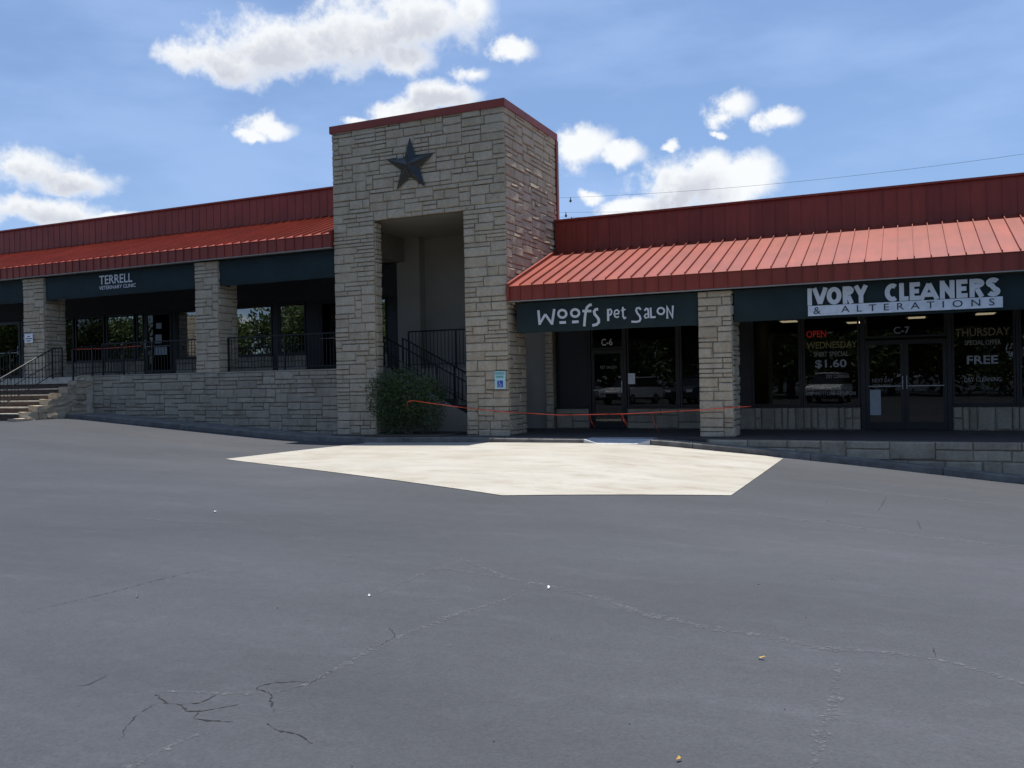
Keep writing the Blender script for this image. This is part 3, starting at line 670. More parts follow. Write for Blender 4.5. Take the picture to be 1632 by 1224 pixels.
# upper wing
FL = 1.72; WB, WT = 2.31, 3.92
bulk(wlft, -36, -13.72, WT + .01, 4.9)
def lw_win(a, c): window(wlft, a, c, WB, WT, 'dark_glass' if a < -26 or -22 < a < -20.5 else 'mirror_glass'); knee(wlft, a - .03, c + .03, FL, WB - .01, 'grey_limestone')
def lw_panel(a, c): MB().box(a, c, 22.18, 22.26, FL, WT).build('dark_panel', 'bronze_frame', wlft)
for a, c in ((-35.5, -33.6), (-33.5, -31.8), (-30.2, -29.0), (-28.95, -27.5), (-27.4, -25.95), (-25.85, -24.48), (-24.38, -24.05), (-22.52, -21.5), (-21.4, -20.1), (-19.98, -18.46), (-18.18, -17.14), (-15.6, -14.15)): lw_win(a, c)
for a, c in ((-36, -35.53), (-31.77, -31.66), (-30.34, -30.23), (-24.02, -23.96), (-22.72, -22.56), (-20.07, -20.01), (-18.43, -18.21), (-17.11, -16.6), (-15.75, -15.64), (-14.12, -13.72)): lw_panel(a, c)
door(wlft, -31.64, -30.36, FL + .01, WT, 'dark_glass'); dv = door(wlft, -23.94, -22.74, FL + .01, WT, 'dark_glass', -1); door(wlft, -16.58, -15.77, FL + .01, WT, 'dark_glass')
for k, (xa, xb, za, zb) in enumerate(((-23.45, -23.2, 3.35, 3.55), (-23.5, -23.2, 2.85, 3.15), (-23.55, -22.95, 2.45, 2.72))): MB().box(xa, xb, 22.172, 22.175, za, zb).build('paper_notice', 'counter', dv)

# ------------------------------------------------------------------ lettering
def text_mesh(s, x0, x1, z0, z1, y, mat, parent, name='lettering', bold=0.0, shear=0.0, slope=0.0, space=1.0, extrude=0.0):
    cu_ = bpy.data.curves.new('t', 'FONT'); cu_.body = s; cu_.offset = bold; cu_.shear = shear; cu_.space_character = space; cu_.resolution_u = 3
    o = bpy.data.objects.new('t', cu_); COL.objects.link(o)
    dg = bpy.context.evaluated_depsgraph_get(); me = bpy.data.meshes.new_from_object(o.evaluated_get(dg))
    bpy.data.objects.remove(o); bpy.data.curves.remove(cu_)
    xs = [v.co.x for v in me.vertices]; ys = [v.co.y for v in me.vertices]; ax, bx, ay, by = min(xs), max(xs), min(ys), max(ys)
    for v in me.vertices:
        tx = (v.co.x - ax) / (bx - ax); tz = (v.co.y - ay) / (by - ay)
        v.co = (lerp(x0, x1, tx), y, lerp(z0, z1, tz) + slope * tx)
    me.materials.clear(); me.materials.append(MAT[mat]); me.name = name
    if name == 'letter':                       # one object for each letter
        bm = bmesh.new(); bm.from_mesh(me); bm.verts.ensure_lookup_table(); seen = set()
        for v in bm.verts:
            if v.index in seen: continue
            isl = []; stack = [v]; seen.add(v.index)
            while stack:
                a = stack.pop(); isl.append(a)
                for e in a.link_edges:
                    o2 = e.other_vert(a)
                    if o2.index not in seen: seen.add(o2.index); stack.append(o2)
            idx = {a.index: i for i, a in enumerate(isl)}; fs = {f.index: [idx[q.index] for q in f.verts] for a in isl for f in a.link_faces}
            m2 = bpy.data.meshes.new('letter'); m2.from_pydata([tuple(a.co) for a in isl], [], list(fs.values())); m2.materials.append(MAT[mat]); link('letter', m2, parent)
        bm.free(); return None
    return link(name, me, parent)
def awning(xa, xb, za, zb, label, y=19.2):
    t = thing('awning', label, 'awning', ((xa + xb) / 2, y + .2, za))
    # slightly bellied canvas front with returns at both ends
    m = MB(); n = max(8, int((xb - xa) / 0.35)); zs = [0, .12, .5, .9, 1]; r = random.Random(round(xa * 10))
    for j, q in enumerate(zs):
        for i in range(n + 1):
            x = lerp(xa, xb, i / n); m.v.append((x, y + 0.012 * math.sin(i * 1.7 + j) * (0.5 if j in (0, 4) else 1) + (0.03 if j == 0 else 0), lerp(za, zb, q) + (r.uniform(-.006, .006) if j == 0 else 0)))
    for j in range(4):
        for i in range(n): k = j * (n + 1) + i; m.f.append((k, k + 1, k + n + 2, k + n + 1))
    m.build('canvas', 'awning_fabric', t, smooth=True)
    for x in (xa, xb): MB().box(x - .006, x + .006, y + .02, y + .42, za + .02, zb - .02).build('side_panel', 'awning_fabric', t)
    MB().tube([(xa, y + .05, za + .03), (xb, y + .05, za + .03)], 0.018).build('frame_tube', 'black_iron', t)
    MB().tube([(xa, y + .05, zb - .03), (xb, y + .05, zb - .03)], 0.018).build('frame_tube', 'black_iron', t)
    return t
LY = 19.165
a6 = awning(-8.55, -4.18, 2.47, 3.19, 'dark green awning with whimsical white pet salon lettering')
a7 = awning(-3.38, 5.5, 2.50, 3.19, 'dark green awning with worn bold white cleaners lettering')
aT = awning(-25.04, -18.76, 4.18, 4.90, 'dark green awning with small white veterinary clinic lettering')
aB = awning(-17.82, -13.78, 4.18, 4.90, 'plain dark green awning between the tower and a stone column')
aE = awning(-33.0, -26.1, 4.18, 4.90, 'plain dark green awning cut off at the far left of the photo')
WOOFS = [([(-7.965, 2.992), (-7.939, 2.645)], 0.056), ([(-7.939, 2.664), (-7.79, 2.888)], 0.051), ([(-7.79, 2.888), (-7.623, 2.65)], 0.051), ([(-7.623, 2.635), (-7.557, 3.002)], 0.056), ([(-7.256, 2.874), (-7.264, 2.84), (-7.287, 2.812), (-7.32, 2.794), (-7.359, 2.789), (-7.397, 2.798), (-7.43, 2.819), (-7.451, 2.849), (-7.458, 2.884), (-7.45, 2.918), (-7.427, 2.946), (-7.394, 2.963), (-7.355, 2.968), (-7.317, 2.959), (-7.284, 2.938), (-7.263, 2.908), (-7.256, 2.874)], 0.051), ([(-7.432, 2.674), (-7.268, 2.674)], 0.056), ([(-6.936, 2.876), (-6.944, 2.844), (-6.967, 2.817), (-6.999, 2.799), (-7.037, 2.795), (-7.075, 2.803), (-7.107, 2.824), (-7.128, 2.853), (-7.135, 2.886), (-7.127, 2.919), (-7.105, 2.946), (-7.072, 2.963), (-7.034, 2.968), (-6.996, 2.959), (-6.964, 2.939), (-6.943, 2.91), (-6.936, 2.876)], 0.051), ([(-7.115, 2.674), (-6.95, 2.676)], 0.056), ([(-6.816, 2.56), (-6.795, 2.757), (-6.772, 2.908), (-6.738, 2.999), (-6.681, 3.045), (-6.622, 3.056)], 0.056), ([(-6.856, 2.919), (-6.635, 2.906)], 0.051), ([(-6.468, 2.946), (-6.531, 2.935), (-6.566, 2.897), (-6.553, 2.827), (-6.498, 2.766), (-6.458, 2.706), (-6.459, 2.637), (-6.514, 2.588), (-6.617, 2.572)], 0.056), ([(-6.228, 2.933), (-6.229, 2.657)], 0.047), ([(-6.223, 2.915), (-6.168, 2.923), (-6.14, 2.876), (-6.158, 2.808), (-6.219, 2.781)], 0.033), ([(-6.074, 2.803), (-5.978, 2.815), (-5.968, 2.867), (-6.012, 2.904), (-6.061, 2.883), (-6.084, 2.815), (-6.063, 2.75), (-6.016, 2.729), (-5.968, 2.752)], 0.03), ([(-5.875, 2.961), (-5.872, 2.748), (-5.842, 2.7), (-5.799, 2.721)], 0.035), ([(-5.917, 2.881), (-5.81, 2.905)], 0.03), ([(-5.451, 2.879), (-5.492, 2.922), (-5.544, 2.914), (-5.563, 2.869), (-5.534, 2.8), (-5.484, 2.74), (-5.462, 2.671), (-5.486, 2.622), (-5.556, 2.607), (-5.679, 2.617)], 0.04), ([(-5.365, 2.848), (-5.329, 2.896), (-5.29, 2.885), (-5.277, 2.821), (-5.275, 2.68)], 0.035), ([(-5.283, 2.776), (-5.343, 2.767), (-5.372, 2.723), (-5.345, 2.684), (-5.287, 2.697)], 0.028), ([(-5.225, 2.913), (-5.217, 2.693), (-5.113, 2.695)], 0.037), ([(-4.911, 2.82), (-4.918, 2.793), (-4.935, 2.771), (-4.961, 2.756), (-4.99, 2.752), (-5.02, 2.759), (-5.045, 2.776), (-5.062, 2.8), (-5.067, 2.828), (-5.061, 2.855), (-5.043, 2.878), (-5.018, 2.892), (-4.988, 2.896), (-4.958, 2.889), (-4.933, 2.872), (-4.917, 2.848), (-4.911, 2.82)], 0.037), ([(-4.844, 2.646), (-4.846, 2.906), (-4.73, 2.677), (-4.714, 2.931)], 0.04)]
for grp in ((0, 1, 2, 3), (4, 5), (6, 7), (8, 9), (10,), (11, 12), (13,), (14, 15), (16,), (17, 18), (19,), (20,), (21,)):
    m = MB()
    for i in grp: m.ribbon(WOOFS[i][0], WOOFS[i][1] * 1.12, LY - 0.002 * (i % 2))
    m.build('letter', 'letter_white', a6)
def arc(cx, cz, rx, rz, a0, a1, n=12): return [(cx + rx * math.cos(R(lerp(a0, a1, i / n))), cz + rz * math.sin(R(lerp(a0, a1, i / n)))) for i in range(n + 1)]
def glyph(ch, q):                     # heavy strokes in a unit box; q = half stroke in each direction
    a, b = q; l, r, o, u = a, 1 - a, b, 1 - b
    return {'I': [[(.5, 0), (.5, 1)]], 'V': [[(l, 1), (.5, b * .6)], [(r, 1), (.5, b * .6)]], 'O': [arc(.5, .5, .5 - a, .5 - b, 0, 360, 20)],
            'R': [[(l, 0), (l, 1)], [(l, u)] + arc(.5, .745, .5 - a, .255 - b, 90, -90, 8) + [(l, .49)], [(.5, .45), (r, 0)]],
            'Y': [[(l, 1), (.5, .45)], [(r, 1), (.5, .45)], [(.5, .5), (.5, 0)]], 'C': [arc(.58, .5, .58 - a, .5 - b, 55, 305, 16)],
            'L': [[(l, 0), (l, 1)], [(0, o), (1, o)]], 'E': [[(l, 0), (l, 1)], [(0, o), (1, o)], [(0, .5), (.9, .5)], [(0, u), (1, u)]],
            'A': [[(l * .8, 0), (.5, u)], [(1 - l * .8, 0), (.5, u)], [(.25, .27), (.75, .27)]], 'N': [[(l, 0), (l, 1)], [(l, u), (r, o)], [(r, 0), (r, 1)]],
            'S': [arc(.5, .735, .46 - a, .265 - b, 25, 250, 10) + arc(.5, .265, .46 - a, .265 - b, 70, -155, 10)]}[ch]
for ch, xa, xb in (('I', -1.86, -1.765), ('V', -1.765, -1.45), ('O', -1.475, -1.19), ('R', -1.165, -.95), ('Y', -.955, -.675), ('C', -.365, -.12), ('L', -.10, .07), ('E', .09, .28), ('A', .26, .62), ('N', .635, .895), ('E', .925, 1.12), ('R', 1.155, 1.41), ('S', 1.43, 1.69)):
    z0_, z1_ = 2.775, 3.135; w_ = .088; q = (w_ / 2 / (xb - xa), w_ / 2 / (z1_ - z0_)); m = MB()
    for k_, st_ in enumerate(glyph(ch, q)): m.ribbon([(lerp(xa, xb, px), lerp(z0_, z1_, pz_)) for px, pz_ in st_], w_ if ch not in 'OCS' else w_ * 1.05, LY - .002 * k_)
    m.build('letter', 'letter_white', a7)
sb = MB().box(-1.85, 1.72, LY - .002, LY + .006, 2.555, 2.765).build('lettering_band', 'sign_white', a7)
text_mesh('&', -1.74, -1.60, 2.59, 2.735, LY - .008, 'letter_dark', sb, bold=0.0)
text_mesh('ALTERATIONS', -1.20, 1.58, 2.60, 2.735, LY - .008, 'letter_dark', sb, 'letter', space=2.0, bold=0.0)
text_mesh('TERRELL', -22.59, -21.20, 4.53, 4.80, LY, 'letter_white', aT, 'letter', bold=0.012)
text_mesh('VETERINARY CLINIC', -22.60, -21.06, 4.37, 4.48, LY, 'letter_white', aT, 'letter', bold=0.012)
GY_ = 22.196
def onwin(s, x0, x1, z0, z1, mat, w, bold=0.01): return text_mesh(s, x0, x1, z0, z1, GY_, mat, w, bold=bold)
onwin('C-6', -7.42, -7.11, 2.22, 2.40, 'letter_white', tr6, .008); onwin('C-7', -0.25, 0.09, 2.25, 2.41, 'letter_pale', tr7, .008)
text_mesh('PET SALON', -7.45, -7.0, 1.60, 1.68, 22.176, 'letter_tan', d6)
onwin('WEDNESDAY', -2.19, -1.05, 1.96, 2.12, 'letter_sun', w7b); onwin('SHIRT SPECIAL', -2.03, -1.24, 1.76, 1.88, 'letter_tan', w7b)
onwin('$1.60', -2.00, -1.29, 1.47, 1.69, 'letter_pale', w7b, .02); onwin('DRY CLEANING', -1.75, -1.24, 1.24, 1.33, 'letter_tan', w7b)
onwin('WE ACCEPT', -2.1, -1.28, 0.97, 1.02, 'letter_tan', w7b); onwin('COMPETITORS COUPON', -2.22, -1.10, 0.83, 0.92, 'letter_tan', w7b)
onwin('THURSDAY', 1.03, 2.12, 2.13, 2.31, 'letter_ochre', w7c); onwin('SPECIAL OFFER', 1.22, 1.94, 1.93, 2.04, 'letter_tan', w7c)
onwin('FREE', 1.26, 1.88, 1.50, 1.69, 'letter_pale', w7c, .02); onwin('DRY CLEANING', 1.20, 1.94, 1.10, 1.20, 'letter_tan', w7c)
text_mesh('NEXT DAY', -0.73, -0.28, 1.12, 1.21, 22.176, 'letter_tan', d7a); text_mesh('SERVICE', -0.72, -0.32, 1.00, 1.08, 22.176, 'letter_tan', d7a)
neon = thing('neon_sign', 'red glowing neon OPEN sign hung inside the cleaners window', 'neon sign', (-1.97, 22.3, 2.2))
text_mesh('OPEN', -2.2, -1.75, 2.24, 2.40, 22.30, 'neon_red', neon, 'neon_lettering')
MB().box(-2.24, -1.71, 22.32, 22.335, 2.20, 2.44).build('backing_panel', 'bronze_frame', neon)
for i, (xa, za, xb, zb, lab) in enumerate(((-6.69, 1.18, -6.50, 1.46, 'white paper notice taped beside the pet salon door'), (-0.80, 0.35, -0.55, 0.95, 'pale paper schedule taped low on the cleaners left door'))):
    o = MB().box(xa, xb, 22.168 - .004 * i, 22.170 - .004 * i, za, zb).build('paper_notice', 'paper' if i == 0 else 'counter'); tag(o, lab, 'notice')

# ------------------------------------------------------------------ signs
ps = thing('parking_sign', 'small green and blue disabled parking sign on the tower corner', 'sign', (-8.92, 19.0, 1.15))
MB().box(-9.07, -8.78, 18.985, 18.992, 1.13, 1.56).build('plate', 'sign_plate', ps)
MB().box(-9.05, -8.80, 18.979, 18.983, 1.49, 1.54).build('green_band', 'sign_plate', ps)
text_mesh('RESERVED', -9.05, -8.80, 1.48, 1.535, 18.975, 'sign_green', ps, bold=.02); text_mesh('PARKING', -9.02, -8.83, 1.395, 1.45, 18.975, 'sign_green', ps, bold=.02)
pb = MB().box(-9.0, -8.85, 18.978, 18.983, 1.17, 1.335).build('blue_panel', 'sign_blue', ps)
m = MB(); c0 = (-8.93, 1.245)
m.ribbon([(-8.945, 1.315), (-8.94, 1.255), (-8.905, 1.25), (-8.885, 1.195)], 0.014, 18.974)
m.ribbon([(c0[0] + .035 * math.cos(a) - .005, 1.222 + .033 * math.sin(a)) for a in [R(150 + i * 22) for i in range(11)]], 0.011, 18.973)
m.ribbon([(-8.952, 1.322), (-8.938, 1.322)], 0.018, 18.972); m.build('wheelchair_symbol', 'letter_white', pb)
ns = thing('notice_sign', 'small white notice sign on the far left stone column', 'sign', (-25.72, 19.1, 2.85))
MB().box(-25.93, -25.54, 19.09, 19.1, 2.85, 3.14).build('plate', 'paper', ns)
m = MB()
for k, (a, c) in enumerate(((-25.8, -25.67), (-25.89, -25.58), (-25.84, -25.63))): m.box(a, c, 19.085, 19.088, 3.04 - k * .07, 3.065 - k * .07)
m.build('printed_lines', 'letter_dark', ns)

# ------------------------------------------------------------------ railings
PICK = {}
def railing(label, pts, h=0.92, gap=0.115, low=0.12, group='black iron railings', mid=None):
    t = thing('railing', label, 'railing', pts[0], group)
    top = MB().tube([(p[0], p[1], p[2] + h) for p in pts], 0.021, 6); top.build('top_rail', 'black_iron', t)
    MB().tube([(p[0], p[1], p[2] + low) for p in pts], 0.014, 4).build('bottom_rail', 'black_iron', t)
    if mid: MB().tube([(p[0], p[1], p[2] + mid) for p in pts], 0.012, 4).build('middle_rail', 'black_iron', t)
    key = (round(h - low, 3)); 
    if key not in PICK: PICK[key] = MB().tube([(0, 0, low), (0, 0, h)], 0.009, 4).mesh('picket', 'black_iron')
    kp = ('post', h)
    if kp not in PICK: PICK[kp] = MB().box(-.02, .02, -.02, .02, 0, h).mesh('post', 'black_iron')
    for p in pts: link('post', PICK[kp], t, tuple(p))
    for p, q in zip(pts, pts[1:]):
        L = math.hypot(q[0] - p[0], q[1] - p[1]); n = int(L / gap)
        for i in range(1, n):
            f = i / n; link('picket', PICK[key], t, (lerp(p[0], q[0], f), lerp(p[1], q[1], f), lerp(p[2], q[2], f)))
    return t
railing('black iron railing along the upper walkway beside the tower', [(-17.82, 19.5, FL), (-15.8, 19.5, FL), (-13.78, 19.5, FL)], h=1.0)
railing('black iron railing along the upper walkway under the clinic awning', [(-22.9, 19.5, FL), (-20.8, 19.5, FL), (-18.74, 19.5, FL)], h=1.0)
railing('black iron guard rail on the landing inside the tower opening', [(-12.92, 21.4, FL), (-11.4, 21.4, FL), (-10.0, 21.4, FL)], h=1.06)
railing('sloping black iron stair railing nearest the front inside the tower', [(-13.05, 20.3, 1.68), (-11.4, 20.3, 0.84), (-9.8, 20.3, 0.03)], h=0.92, mid=.5)
railing('sloping black iron stair railing behind another inside the tower', [(-13.05, 21.28, 1.68), (-11.4, 21.28, 0.84), (-9.8, 21.28, 0.03)], h=0.92)
SX = [-24.35, -26.3]
railing('black iron handrail down the middle of the outdoor stone steps', [(SX[0], 19.2, FL), (SX[0], 18.85, FL - .05), (SX[0], 17.0, 0.68)], h=0.93, mid=.5)
railing('black iron handrail on the far side of the outdoor stone steps', [(SX[1], 19.2, FL), (SX[1], 18.85, FL - .05), (SX[1], 17.0, 0.68)], h=0.93, mid=.5)
railing('short black iron railing at the top right of the outdoor steps', [(-23.12, 20.5, FL), (-23.12, 19.3, FL), (-23.12, 18.6, FL - .12)], h=0.95)

# ------------------------------------------------------------------ outdoor steps
os_ = thing('stone_steps', 'broad limestone outdoor steps with sunlit treads at far left', 'steps', (-25, 18, .45))
for k in range(1, 7):
    zt = FL - .178 * k; yf = 18.95 - .33 * k
    sp_ = MB().box(-28.5, -23.36, yf, 19.3 if k == 1 else yf + .335, 0.2, zt - .036).build('step', 'riser_brown', os_); MB().box(-28.5, -23.34, yf - .035, yf + .335, zt - .035, zt).build('tread', 'step_stone', sp_)
MB().box(-36, -28.5, 19.0, 19.4, 0, 1.70).build('side_wall', 'grey_limestone', os_)
MB().box(-28.5, -22.96, 18.95, 19.4, 0, 1.712).build('top_step', 'step_stone', os_)
ck = MB().box(-23.3, -23.0, 18.6, 19.1, 0, 1.6).build('cheek_wall', 'mortar', os_)
rs = random.Random(5)
def rough(x0, x1, y0, y1, z0, z1):
    m = MB(); m.box(x0, x1, y0, y1, z0, z1); bm = bmesh.new()
    me = m.mesh('stone', 'limestone'); bm.from_mesh(me); bmesh.ops.subdivide_edges(bm, edges=bm.edges[:], cuts=1, use_grid_fill=True)
    for v in bm.verts: v.co += Vector((rs.uniform(-.02, .02), rs.uniform(-.025, .025), rs.uniform(-.012, .012)))
    bm.to_mesh(me); bm.free(); return me
for k in range(0, 8):
    z1 = FL - .178 * k - (0.0 if k else .0); z0 = z1 - .17
    y = 18.95 - .33 * k - .02
    while y < 19.05:
        L = rs.choice((.28, .36, .5, .62)); y1 = min(19.12, y + L)
        if 19.12 - y1 < .12: y1 = 19.12
        link('stone', rough(-23.36, -22.98 + rs.uniform(-.02, .02), y + .008, y1 - .008, z0, z1 + (.035 if y < 18.95 - .33 * k + .1 else 0)), ck); y = y1

# ------------------------------------------------------------------ caution tape
tp = thing('caution_tape', 'orange caution tape strung low from the bush across the shop fronts', 'tape', (-6, 19.0, .5))
def tape(pts, w, name='tape', n=10):
    m = MB(); P = []
    for p, q in zip(pts, pts[1:]):
        for i in range(n): P.append(Vector(p).lerp(Vector(q), i / n))
    P.append(Vector(pts[-1])); r = random.Random(len(P))
    for i, p in enumerate(P):
        a = 0.6 * math.sin(i * 0.55) + r.uniform(-.2, .2); o = Vector((0, math.sin(a), math.cos(a))) * w / 2
        k = len(m.v); m.v += [tuple(p - o), tuple(p + o)]
        if i: m.f.append((k - 2, k - 1, k + 1, k))
    return m.build(name, 'tape_orange', tp)
tape([(-11.3, 18.5, .62), (-11.2, 18.45, .86), (-11.05, 18.45, .88), (-9.9, 18.98, .68), (-8.77, 18.96, .58), (-7.47, 19.0, .50), (-6.66, 19.0, .51), (-5.76, 19.0, .525), (-4.17, 19.08, .60), (-3.5, 19.08, .65), (-3.1, 19.5, .66)], 0.020)
for x, z, L, dx in ((-7.47, .50, .18, .04), (-6.68, .51, .42, .06), (-6.66, .51, .30, .12), (-5.9, .52, .28, .15), (-5.88, .52, .22, .12), (-5.2, .55, .44, .17)):
    tape([(x, 19.0, z), (x + dx * .3, 18.98, z - L * .5), (x + dx, 18.97, z - L)], 0.022, 'ribbon_tail', 5)
tp2 = MB().tube([(-24.6, 19.8, 2.62), (-23.2, 19.8, 2.60), (-21.6, 19.8, 2.63)], 0.012, 4).build('rope', 'tape_orange'); tag(tp2, 'orange tape stretched behind the upper walkway railing', 'tape')

# ------------------------------------------------------------------ bush, leaves
def leaf_cloud(n, sample, size, rng, m=None):
    m = m or MB()
    for _ in range(n):
        c, out = sample(); s = size * rng.uniform(0.6, 1.3)
        d = (out + Vector((rng.uniform(-1, 1), rng.uniform(-1, 1), rng.uniform(-.6, 1)))).normalized()
        u = d.cross(Vector((rng.uniform(-1, 1), rng.uniform(-1, 1), rng.uniform(-1, 1)))).normalized()
        w = d.cross(u); l = d * s; q = u * s * 0.42 + w * s * 0.1
        m.face([c - l * .5, c + q * .5 - l * 0.05, c + l * .5, c - q * .5 - l * 0.05])
    return m
rb = random.Random(11)
bush = thing('bush', 'dense dark green shrub growing in the tower opening', 'shrub', (-11.6, 19.0, 0))
lobes = [(Vector((-11.55 + rb.uniform(-.62, .62), 19.0 + rb.uniform(-.32, .25), rb.uniform(.30, 1.25))), rb.uniform(.28, .46)) for _ in range(26)] + [(Vector((-12.25, 18.85, 1.15)), .36), (Vector((-12.3, 18.85, .75)), .34), (Vector((-11.6, 18.95, 1.35)), .38), (Vector((-11.95, 18.9, 1.38)), .33), (Vector((-11.0, 18.9, 1.0)), .36), (Vector((-10.8, 18.9, .55)), .34)]
def bs():
    c, r = rb.choice(lobes); d = Vector((rb.gauss(0, 1), rb.gauss(0, 1), rb.gauss(0, 1))).normalized()
    p = c + d * r * rb.uniform(.55, 1.06) ; p.z = max(.03, p.z); return p, d
m = leaf_cloud(15000, bs, 0.062, rb)
for _ in range(60):
    c, r = rb.choice(lobes); d = Vector((rb.uniform(-1, 1), rb.uniform(-1, .3), rb.uniform(.1, 1))).normalized(); p = c + d * r
    for k in range(7): q = p + d * (.03 * k); leaf_cloud(2, lambda: (q, d), 0.05, rb, m)
m.build('foliage', 'bush_leaf', bush)
m = MB()
for _ in range(9):
    c, r = rb.choice(lobes); m.tube([(-11.6 + rb.uniform(-.15, .15), 19.05, 0), tuple(Vector((-11.6, 19.05, .3)).lerp(c, .5)), tuple(c)], [.03, .02, .008], 5)
m.build('stems', 'bark', bush)
for i, (x, y, mat, lab, r) in enumerate(((-0.77, 5.05, 'leaf_yellow', 'yellow fallen leaf lying on the asphalt right of centre', .018), (-0.89, 3.58, 'leaf_yellow', 'yellow fallen leaf at the bottom edge of the asphalt', .014), (-2.53, 6.19, 'litter_white', 'white litter scrap beside the worn seam in the asphalt', .018), (-5.4, 4.87, 'litter_white', 'white litter scrap on the asphalt at far left', .014), (-3.71, 5.51, 'litter_white', 'white litter scrap left of the worn seam corner', .014), (-7.9, 8.35, 'litter_white', 'tiny white scrap on the asphalt near the apron', .024))):
    z = ground_z(x, y) + .006; rr = random.Random(i); m = MB(); n = 7
    P = [(x + r * (1 + .5 * math.cos(2 * a)) * math.cos(a + i) * .8, y + r * (1 + .4 * math.cos(2 * a)) * math.sin(a + i) * .8, z + rr.uniform(0, .018)) for a in [k * 2 * math.pi / n for k in range(n)]]
    for k in range(n): m.face([P[k], P[(k + 1) % n], (x, y, z + .004)])
    o = m.build('fallen_leaf' if 'leaf' in mat else 'litter_scrap', mat); tag(o, lab, 'leaf' if 'leaf' in mat else 'litter')

# ------------------------------------------------------------------ shop interiors
def box_thing(name, label, cat, x0, x1, y0, y1, z0, z1, body, topm, over=.04):
    t = thing(name, label, cat, ((x0 + x1) / 2, (y0 + y1) / 2, z0))
    MB().box(x0, x1, y0, y1, z0, z1 - .04).build('body', body, t); MB().box(x0 - over, x1 + over, y0 - over, y1 + over, z1 - .038, z1).build('top', topm, t); return t
box_thing('service_counter', 'service counter inside the cleaners behind the doors', 'counter', -2.4, 2.0, 25.2, 25.8, .015, 1.05, 'counter', 'interior_wall')
box_thing('display_cabinet', 'pale blue cabinet inside the right cleaners window', 'cabinet', 1.35, 2.15, 22.8, 23.3, .015, .98, 'cloth_blue', 'bronze_frame', .03)
box_thing('side_table', 'small wooden table inside the pet salon window', 'table', -5.6, -4.9, 23.2, 23.7, .015, .72, 'cardboard', 'cardboard')
for i, (x, y, lab) in enumerate(((-3.1, 26.6, 'lit ceiling panel nearest the column inside the cleaners'), (-1.4, 28.6, 'lit ceiling panel above the cleaners left window'), (.3, 27.4, 'lit ceiling panel above the cleaners doors'), (2.0, 27.0, 'lit ceiling panel at the right of the cleaners'))):
    t = thing('ceiling_light', lab, 'lamp', (x, y, 2.9), 'ceiling lights in the cleaners')
    MB().box(x - .3, x + .3, y - .6, y + .6, 2.92, 2.945).build('frame', 'paper', t); MB().box(x - .22, x + .22, y - .3, y + .3, 2.90, 2.918).build('diffuser', 'lamp_glow', t)
o = MB().box(2.3, 2.9, 24.4, 24.43, 1.5, 2.3).build('wall_poster', 'poster_red'); tag(o, 'red poster inside the cleaners at right edge', 'poster')
pa = thing('wall_divider', 'pale standing panel inside the right cleaners window', 'panel', (1.85, 24, 0)); MB().box(1.6, 2.05, 23.9, 23.96, .1, 2.6).build('panel', 'plaster', pa); MB().box(1.6, 2.05, 23.85, 24.0, .012, .1).build('foot', 'bronze_frame', pa)

# ------------------------------------------------------------------ power line beyond the roof
def wire(p, q, sag, label, beads):
    t = thing('power_line', label, 'wire', p, 'power lines beyond the roof')
    P = []
    for i in range(33):
        f = i / 32; v = Vector(p).lerp(Vector(q), f); v.z -= sag * 4 * f * (1 - f); P.append(v)
    MB().tube(P, 0.011, 4).build('cable', 'wire', t)
    for f in beads:
        v = Vector(p).lerp(Vector(q), f); v.z -= sag * 4 * f * (1 - f)
        MB().tube([v, v - Vector((0, 0, .14)), v - Vector((0, 0, .30)), v - Vector((0, 0, .42))], [.05, .03, .13, .05], 6).build('insulator', 'wire', t)
wire((-31, 70, 17.4), (22, 64, 16.1), 1.15, 'thin power line, highest of three above the right roof', (0.1,))
wire((-31, 70, 16.25), (22, 66, 13.6), 1.0, 'thin power line, middle of three above the right roof', (0.09,))
wire((-31, 70, 15.85), (22, 66, 13.0), 1.0, 'thin power line, lowest of three above the right roof', (0.1,))
for xx, yy in ((-31, 70), (22, 65)):
    t = thing('utility_pole', 'wooden utility pole hidden behind the stone tower' if xx < 0 else 'wooden utility pole behind the right-hand roof', 'pole', (xx, yy, -1.6))
    MB().tube([(xx, yy, -1.6), (xx, yy, 16.0)], [.2, .13], 8).build('shaft', 'pole_wood', t); MB().box(xx - 1, xx + 1, yy - .07, yy + .07, 15.6, 15.75).build('crossarm', 'pole_wood', t)

